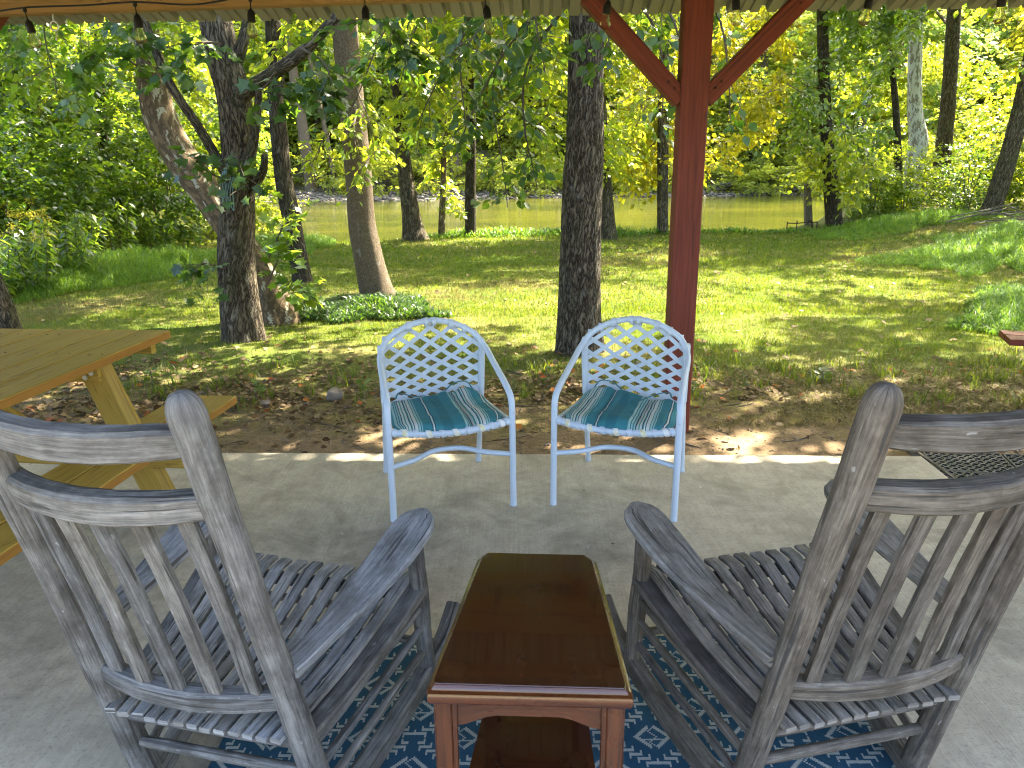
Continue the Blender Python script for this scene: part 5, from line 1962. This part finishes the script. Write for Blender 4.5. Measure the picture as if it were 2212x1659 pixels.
# ------------------------------------------------------------------ far bank: trees, bushes, driftwood
FG = 'trees on the far wooded hillside'
far_tr = MB()
trunk_mesh(far_tr, [(0, 0, -.5), (.1, 0, 3), (-.1, 0, 7), (.1, 0, 11)], [.42, .34, .27, .12], 10, .6, .05, .3, 2.0)
far_me = None
rr = random.Random(3)
rows = [(53.5, 12, 0), (57.5, 13, 1), (63, 14, 2), (70, 14, 3), (79, 14, 4)]
flabels = {'a': 'soft green tree on the far hillside across the river', 'b': 'lime green tree on the far hillside across the river', 'c': 'deeper green tree on the far hillside across the river',
           'd': 'golden yellow tree on the far hillside across the river'}
for (y0, n, ri) in rows:
    half = y0 * .78 + 4
    for i in range(n):
        x = -half + (i + .5 + rr.uniform(-.35, .35)) * 2 * half / n
        y = y0 + rr.uniform(-1.6, 1.6)
        k = rr.choice('aabbccd' if ri else 'abbccd')
        g0 = float(zt(x, y))
        root = thing('far_tree', (x, y, g0), rr.uniform(0, 6.2), flabels[k], 'tree', FG + ' ' + k)
        root['group'] = {'a': 'soft green trees on the far hillside', 'b': 'lime trees on the far hillside', 'c': 'deeper green trees on the far hillside', 'd': 'golden trees on the far hillside'}[k]
        if far_me is None:
            o = far_tr.build('trunk', M['bark_oak'], root)
            far_me = o.data
        else:
            o = link('trunk', far_me, root)
        s = rr.uniform(.85, 1.2)
        add_crown(root, 'far_' + k, (rr.uniform(-.6, .6), rr.uniform(-.6, .6), 7.6 * s), (s, s, s), 0)
        if ri <= 1:
            add_crown(root, 'far_' + rr.choice('abc'), (rr.uniform(-1.6, 1.6), rr.uniform(0, 1.0), 3.9), (.8, .8, .55), 1.0)
for i in range(30):
    x = -40 + i * 2.8 + rr.uniform(-.9, .9)
    y = 49.6 + rr.uniform(-.6, 1.8)
    g0 = float(zt(x, y))
    root = thing('bank_bush', (x, y, g0), rr.uniform(0, 6.2), 'low bush along the far shore above the gravel bar', 'bush', 'bushes along the far shore')
    add_crown(root, 'low_bank', (0, 0, .75), (1.1, 1, rr.uniform(.7, 1.5)), 0, 'foliage')
for i in range(34):
    x = -46 + i * 2.8 + rr.uniform(-.9, .9)
    y = 54.5 + rr.uniform(-1.0, 3.0)
    root = thing('bank_bush', (x, y, float(zt(x, y))), rr.uniform(0, 6.2), 'rounded bush on the slope above the far shore', 'bush', 'bushes on the slope above the far shore')
    add_crown(root, 'low_bank', (0, 0, .9), (1.25, 1.2, rr.uniform(1.0, 1.9)), 0, 'foliage')
for i, (x, y, dx, lab) in enumerate(((-12.6, 50.2, -.8, 'grey leaning trunk on the far shore above the driftwood heap'), (-11.2, 50.8, -1.3, 'thin dark leaning trunk beside the grey one on the far shore'),
                                     (-3.6, 51.0, .5, 'straight grey trunk on the far shore seen between the near bank trunks'), (22.5, 51.5, .6, 'grey trunk on the far shore behind the gold leaves'))):
    sc_ = (1.0, .45, .7, .8)[i]
    tree('shore_tree', lab, [(x, y, float(zt(x, y))), (x + dx * .3, y, 3.0), (x + dx * .8, y, 7.5), (x + dx, y, 10.5)], [.42 * sc_, .34 * sc_, .28 * sc_, .2 * sc_], M['bark_smooth'],
         [('far_' + 'abcb'[i], (x + dx, y + 1.0, 12.5), (.8, .8, .6), i * 1.3)], seg=12, seed=80.0 + i, top=None)
# gravel bar stones and driftwood
N = 2600
fx = rng.uniform(-30, 34, N)
fy = 46.2 + 1.2 * np.sin(fx * .11) + .5 * np.sin(fx * .43) + rng.uniform(0, 4.5, N)
tag(pebbles('gravel_bar_stones', np.stack([fx, fy, zt(fx, fy) + .02], -1), rng.uniform(.05, .18, N), M['bar_stone']), 'pale river stones on the far gravel bar', kind='stuff')
for i, (x, y, l_, a, lab) in enumerate(((-8.0, 50.5, 3.4, .2, 'tangled grey driftwood heap on the far gravel bar'), (-4.5, 50.2, 3.0, -.3, 'long bleached driftwood log on the far gravel bar'),
                                        (13.5, 49.5, 2.6, .5, 'tilted grey driftwood log on the far shore right of the red post'), (1.5, 50.8, 3.2, .1, 'low driftwood trunk on the far shore behind the hanging leaves'))):
    dr = thing('driftwood', (x, y, float(zt(x, y))), a, lab, 'driftwood')
    for q in range(7 if i == 0 else 3):
        b = random.uniform(-.6, .6)
        mb = MB()
        mb.sweep(sway(line((-l_ / 2 * math.cos(b), -l_ / 2 * math.sin(b), .06 + .08 * q), (l_ / 2 * math.cos(b) * .8, l_ / 2 * math.sin(b), .25 + .22 * q), 8), .12, q * 3.0, 1.0), circ(.10, 8), [1.2, 1.1, 1, .9, .8, .7, .5, .3])
        mb.build('branch', M['deadwood'], dr)

# dead branch pile under the leaning grey trunk
dp = thing('brush_pile', (9.7, 15.0, float(zt(9.7, 15.0))), 0, 'pile of dead grey branches under the grey leaning trunk', 'brush pile')
for q in range(16):
    a = random.uniform(-.35, .35) + (math.pi if q % 2 else 0)
    l_ = random.uniform(.8, 1.7)
    mb = MB()
    ox_, oz_ = random.uniform(-.6, .6), random.uniform(.0, .22)
    mb.sweep(sway(line((ox_ - l_ / 2 * math.cos(a), random.uniform(-.3, .3), oz_ + .02), (ox_ + l_ / 2 * math.cos(a), random.uniform(-.3, .3) + math.sin(a), oz_ + random.uniform(0, .35)), 7), .06, q * 2.0, 2.0), circ(random.uniform(.008, .02), 6), [1, 1, .9, .8, .7, .5, .3])
    mb.build('branch', M['deadwood'], dp)


# ------------------------------------------------------------------ grass, weeds, litter
def vnoise(x, y, s, seed=0):
    return (np.sin(x * s + 1.3 * np.sin(y * s * .7 + seed)) * np.cos(y * s * 1.1 + 1.7 * np.sin(x * s * .6 - seed)) + .5 * np.sin(2.3 * x * s + seed) * np.sin(2.1 * y * s)) / 1.5


def blades(name, pos, hgt, wid, lean, mat, label, parent=None, bend=True):
    N = len(pos)
    a = rng.uniform(0, 2 * np.pi, N)
    sd = np.stack([np.cos(a), np.sin(a), np.zeros(N)], -1)
    b = a + rng.uniform(-1.2, 1.2, N) + np.pi / 2
    ld = np.stack([np.cos(b), np.sin(b), np.zeros(N)], -1)
    h = hgt[:, None]
    w = wid[:, None]
    le = lean[:, None]
    up = np.array([0, 0, 1.0])
    if bend:
        v0, v1 = pos - sd * w, pos + sd * w
        m_ = pos + up * h * .62 + ld * h * le * .35
        v2, v3 = m_ + sd * w * .75, m_ - sd * w * .75
        v4 = pos + up * h * (1 - .35 * le) + ld * h * le * 1.1
        v = np.stack([v0, v1, v2, v3, v4], 1).reshape(-1, 3)
        i = np.arange(N)[:, None] * 5
        f = np.concatenate([i + np.array([[0, 1, 2]]), i + np.array([[0, 2, 3]]), i + np.array([[3, 2, 4]])], 0)
    else:
        v0, v1 = pos - sd * w, pos + sd * w
        v2 = pos + up * h + ld * h * le
        v = np.stack([v0, v1, v2], 1).reshape(-1, 3)
        f = np.arange(N * 3).reshape(-1, 3)
    o = big_mesh(name, v, f, mat, parent)
    return tag(o, label, kind='stuff')


def lawn_points(n, y0, y1):
    y = rng.uniform(0, 1, n)
    y = y0 + (y1 - y0) * y
    x = rng.uniform(-1, 1, n) * (y * .74 + .8)
    return x, y


trunks = [(.58, 6.3, .22), (-2.41, 6.75, .22), (-2.36, 7.78, .22), (-1.48, 8.71, .22)]


def keep(x, y):
    ok = y < bank_y(x) + .3
    for tx, ty, tr in trunks:
        ok &= ((x - tx) ** 2 + (y - ty) ** 2) > tr ** 2
    return ok


# mown lawn: fine blades, thinner on the trodden dirt
for (n, y0, y1, h0, h1, w) in ((150000, 5.0, 8.5, .018, .05, .0028), (130000, 8.0, 12.5, .02, .055, .005), (110000, 12.0, 18.0, .025, .065, .009)):
    x, y = lawn_points(n, y0, y1)
    dens = sstep(5.0, 6.3, y + .45 * vnoise(x, y, 1.3) + .25 * vnoise(x, y, 4.1, 2) - .45 * (1 - sstep(.2, 1.4, x)))
    dens *= 1 - .75 * np.exp(-(((x + 2.2) / 1.3) ** 2 + ((y - 6.0) / .7) ** 2))
    ok = keep(x, y) & (rng.uniform(0, 1, n) < dens)
    x, y = x[ok], y[ok]
    pos = np.stack([x, y, zt(x, y) - .004], -1)
    k = len(x)
    dry = (vnoise(x, y, .8, 5) + .5 * vnoise(x, y, 2.9, 1) + rng.normal(0, .35, k)) > .42
    dry |= (y < 6.2) & (rng.uniform(0, 1, k) < .45)
    hg = rng.uniform(h0, h1, k)
    for sel, mt_, nm in ((~dry, 'grass', 'grass'), (dry, 'grass_dry', 'grass')):
        if sel.sum():
            blades(nm, pos[sel], hg[sel], np.full(sel.sum(), w) * rng.uniform(.6, 1.3, sel.sum()), rng.uniform(.1, .9, sel.sum()), M[mt_], 'short mown lawn grass between patio and river', bend=False)

# longer tufts along the transition from dirt to lawn
tx, ty = [], []
for k in range(300):
    cx = rng.uniform(-4.2, 5.0)
    cyy = rng.normal(5.2, .42) + (.25 if cx > 1.2 else 0) * rng.uniform(0, 2)
    if cyy < 4.55 or (cx < .7 and rng.uniform() > .35):
        continue
    n = rng.integers(10, 34)
    sp = rng.uniform(.02, .09)
    tx.append(rng.normal(cx, sp, n))
    ty.append(rng.normal(cyy, sp, n))
x = np.concatenate(tx)
y = np.concatenate(ty)
k = len(x)
pos = np.stack([x, y, zt(x, y) - .004], -1)
blades('tall_grass', pos, rng.uniform(.05, .17, k), rng.uniform(.002, .0042, k), rng.uniform(.3, 1.1, k), M['grass'], 'longer grass tufts where the dirt meets the lawn')
# dry straw mat on the right hand side
x = rng.uniform(.7, 5.0, 34000)
y = rng.normal(4.95, .42, 34000)
ok = (y > 4.25) & (vnoise(x, y, 2.0, 4) > -.45)
x, y = x[ok], y[ok]
k = len(x)
blades('dry_grass', np.stack([x, y, zt(x, y) - .004], -1), rng.uniform(.015, .06, k), rng.uniform(.0012, .0028, k), rng.uniform(.6, 2.2, k), M['grass_dry'], 'trampled dry straw coloured grass near the dirt strip')


# lush stilt-grass mounds
def lush(n, cx, cy_, rx_, ry_, rot, h0, h1, label, dense_edge=.2, w=(.0022, .0045), mat='grass_lush'):
    a = rng.uniform(0, 2 * np.pi, n)
    q = np.sqrt(rng.uniform(0, 1, n))
    ol = 1 + .22 * np.sin(3 * a + cx) + .16 * np.sin(7 * a + cy_) + .10 * np.sin(13 * a)
    lx, ly = q * np.cos(a) * rx_ * ol, q * np.sin(a) * ry_ * ol
    q = np.clip(q + rng.normal(0, .06, n), 0, 1)
    lx += .25 * vnoise(lx * 1.0 + cx, ly + cy_, 2.2)
    c, s = math.cos(rot), math.sin(rot)
    x, y = cx + lx * c - ly * s, cy_ + lx * s + ly * c
    ok = y < bank_y(x) + .5
    x, y, q = x[ok], y[ok], q[ok]
    k = len(x)
    top = (.03 + (h1 - .03) * (1 - q ** 2.2)) * (1 + .45 * vnoise(x, y, 3.2, 3))
    z0 = zt(x, y) + np.maximum(top, .02) * rng.uniform(-.05, .75, k)
    pos = np.stack([x, y, z0], -1)
    return blades('tall_grass', pos, rng.uniform(.06, .17, k) * (1.1 - .6 * q), rng.uniform(w[0], w[1], k), rng.uniform(.5, 1.6, k), M[mat], label)


lush(44200, -6.0, 11.2, 2.6, .85, R(72), .10, .38, 'tall soft bright green grass bank along the wood edge')
lush(15300, -4.4, 14.6, 1.3, .8, R(70), .12, .40, 'bright green grass clump where the wood edge meets the river')
lush(26000, -1.75, 8.25, 1.05, .6, R(20), .04, .16, 'ground cover with shade in its dark green colour around the foot of the bent tan trunk', w=(.004, .009), mat='leaf_dark')  # grass clump given a dark leaf colour in place of shade
lush(40800, 8.0, 12.4, 2.7, 1.4, R(52), .08, .26, 'tall soft green grass mound below the brush pile')
lush(20400, 8.4, 16.6, 2.4, .9, R(20), .08, .24, 'green grass bank in front of the white mottled sycamore')
lush(25500, 5.6, 7.9, 1.5, .75, R(48), .06, .22, 'lush green grass patch beyond the red bench corner')
lush(8500, .4, 17.1, 6.5, .35, R(1), .04, .16, 'green fringe of grass along the lawn edge above the river', w=(.006, .012))

# goldenrod weeds at the wood edge: stems, drooping narrow leaves, yellow tops
WG = 'tall weeds at the wood edge'
wp, wd, wn_, fp = [], [], [], []
mb = MB()
for q in range(9):
    a = q * .7
    bx0, by0 = .16 * math.cos(a), .16 * math.sin(a)
    h_ = .75 + .35 * rng.uniform()
    tipx, tipy = bx0 * 2.2 + rng.normal(0, .06), by0 * 2.2 + rng.normal(0, .06)
    mb.sweep(smooth_path([(bx0, by0, 0), ((bx0 + tipx) / 2, (by0 + tipy) / 2, h_ * .55), (tipx, tipy, h_)], 4), circ(1, 5), [.006] * 3 + [.005] * 3 + [.003] * 3)
    for i in range(34):
        t_ = .2 + .75 * i / 33
        an = i * 2.4
        wp.append((bx0 + (tipx - bx0) * t_, by0 + (tipy - by0) * t_, h_ * t_))
        wd.append((math.cos(an), math.sin(an), -.45))
        wn_.append((0, 0, 1))
    for i in range(20):
        fp.append((tipx + rng.normal(0, .05), tipy + rng.normal(0, .05), h_ + rng.uniform(-.03, .08)))
weed_stem = weed_leaf = weed_fl = None
ws = [(-6.1, 9.8, 1), (-6.9, 10.4, 0), (-6.2, 10.7, 0), (-7.1, 11.2, 1), (-7.6, 10.5, 0), (-6.7, 11.9, 0), (-7.9, 11.9, 1), (-6.6, 12.9, 0), (-7.4, 13.2, 0), (-6.3, 13.8, 0), (-6.2, 9.1, 0)]
for (x, y, flw) in ws:
    g0 = float(zt(x, y))
    root = thing('weed_clump', (x, y, g0), float(rng.uniform(0, 6)), 'tall weed clump with drooping narrow leaves' + (' and yellow flower tops' if flw else ' and no flowers') + ' at the wood edge', 'weed', WG + (' in flower' if flw else ' without flowers'))
    sc_ = float(rng.uniform(.75, 1.15))
    root.scale = (sc_,) * 3
    if weed_stem is None:
        a = mb.build('stem', M['twig'], root)
        b = leaves('leaves', np.array(wp), np.array(wd, float) + rng.normal(0, .2, (len(wp), 3)), np.array(wn_, float) + rng.normal(0, .25, (len(wp), 3)), .17 * rng.uniform(.6, 1.2, len(wp)), M['leaf_mid'], root, 'narrow', 1.3)
        weed_stem, weed_leaf = a.data, b.data
        fpn = np.repeat(np.array(fp), 4, 0) + rng.normal(0, .02, (len(fp) * 4, 3))
        c_ = leaves('flower', fpn, rng.normal(0, 1, fpn.shape), rng.normal(0, 1, fpn.shape), .022, M['flower'], root, 'kite')
        tag(c_, kind='stuff')
        weed_fl = c_.data
    else:
        link('stem', weed_stem, root)
        link('leaves', weed_leaf, root)
        if flw:
            tag(link('flower', weed_fl, root), kind='stuff')

# broad-leaved seedlings in the litter
for (x, y, n, lab) in ((-1.02, 4.98, 7, 'broad leaved green seedling beside the field rock'), (-1.75, 5.05, 16, 'small leafy weed in the litter near the bench end'), (1.22, 4.95, 14, 'small green weed beside the red post foot'),
                       (2.2, 5.2, 14, 'leafy green weed in the dry grass right of the red post'), (-2.6, 5.3, 14, 'leafy weed in the litter under the table end'), (.25, 5.3, 10, 'small weed seen between the white chairs')):
    g0 = float(zt(x, y))
    root = thing('seedling', (x, y, g0), 0, lab, 'weed')
    mb = MB()
    mb.sweep([(0, 0, -.02), (.005, 0, .05), (0, .005, .10)], circ(.003, 5), up=(0, 1, 0))
    mb.build('stem', M['twig'], root)
    a = rng.uniform(0, 6.28, n)
    ps = np.stack([.01 * np.cos(a), .01 * np.sin(a), rng.uniform(.02, .11, n)], -1)
    dd = np.stack([np.cos(a), np.sin(a), rng.uniform(-.1, .6, n)], -1)
    leaves('leaves', ps, dd, np.array([0, -.3, 1.0]) + rng.normal(0, .3, (n, 3)), rng.uniform(.05, .085, n) if n < 8 else rng.uniform(.03, .06, n), M['leaf_mid'], root, 'ovate', 1.15)


# fallen leaves: dense in the litter strip, scattered over the lawn
def litter(n, xs, ys, smin, smax, mat, label, patch=True):
    x, y = xs, ys
    if patch:
        ok = (vnoise(x, y, 2.3, 7) + .4 * vnoise(x, y, 6, 2) + rng.normal(0, .35, len(x))) > -.05
        x, y = x[ok], y[ok]
    k = len(x)
    a = rng.uniform(0, 6.28, k)
    d = np.stack([np.cos(a), np.sin(a), rng.normal(0, .25, k)], -1)
    nr = np.array([0, 0, 1.0]) + rng.normal(0, .4, (k, 3))
    pos = np.stack([x, y, zt(x, y) + rng.uniform(.004, .022, k)], -1)
    o = leaves('leaf_litter', pos, d, nr, rng.uniform(smin, smax, k), mat, None, 'ovate', 1.2)
    tag(o, label, kind='stuff')


n = 9500
litter(n, rng.uniform(-4.6, 5.0, n), np.clip(rng.normal(4.95, .36, n), 4.05, 7), .016, .056, M['litter'], 'brown fallen leaves along the dirt strip')
n = 2400
litter(n, rng.normal(-1.9, 1.4, n), rng.normal(5.5, .5, n), .02, .06, M['litter'], 'brown fallen leaves around the foot of the grey brown tree')
n = 1100
lx_, ly_ = lawn_points(n, 5.6, 16.5)
litter(n, lx_, ly_, .035, .08, M['litter'], 'scattered fallen leaves on the lawn', False)
n = 130
litter(n, rng.uniform(-3.5, 5, n), rng.normal(5.2, .5, n), .04, .075, M['litter_red'], 'scattered orange red fallen leaves', False)
n = 160
litter(n, rng.uniform(-3, 2, n), rng.uniform(3.86, 4.4, n), .025, .06, M['litter'], 'fallen leaves on the bare dirt', False)
# twigs and bark bits on the dirt
mb = MB()
for k in range(150):
    x, y = random.uniform(-4, 4.5), min(6.2, max(3.98, random.gauss(4.75, .45)))
    a, l_ = random.uniform(0, math.pi), random.uniform(.05, .26)
    z = float(zt(x, y)) + .006
    p = [(x + math.cos(a) * l_ * t_ + .02 * math.sin(t_ * 5 + k), y + math.sin(a) * l_ * t_ * .7, z + .006 * math.sin(t_ * 3.1)) for t_ in np.linspace(-.5, .5, 4)]
    mb.sweep(p, circ(random.uniform(.0018, .0045), 5))
tag(mb.build('twig_litter', M['deadwood']), 'small dry twigs scattered on the dirt', kind='stuff')
# crumbs of soil and bits on the dirt strip and slab edge
N = 1400
x = rng.uniform(-4, 4, N)
y = rng.uniform(3.9, 5.2, N)
tag(pebbles('soil_crumbs', np.stack([x, y, zt(x, y) + .002], -1), rng.uniform(.002, .009, N), M['rock']), 'soil crumbs and small stones on the dirt strip', kind='stuff')
print('scene built')
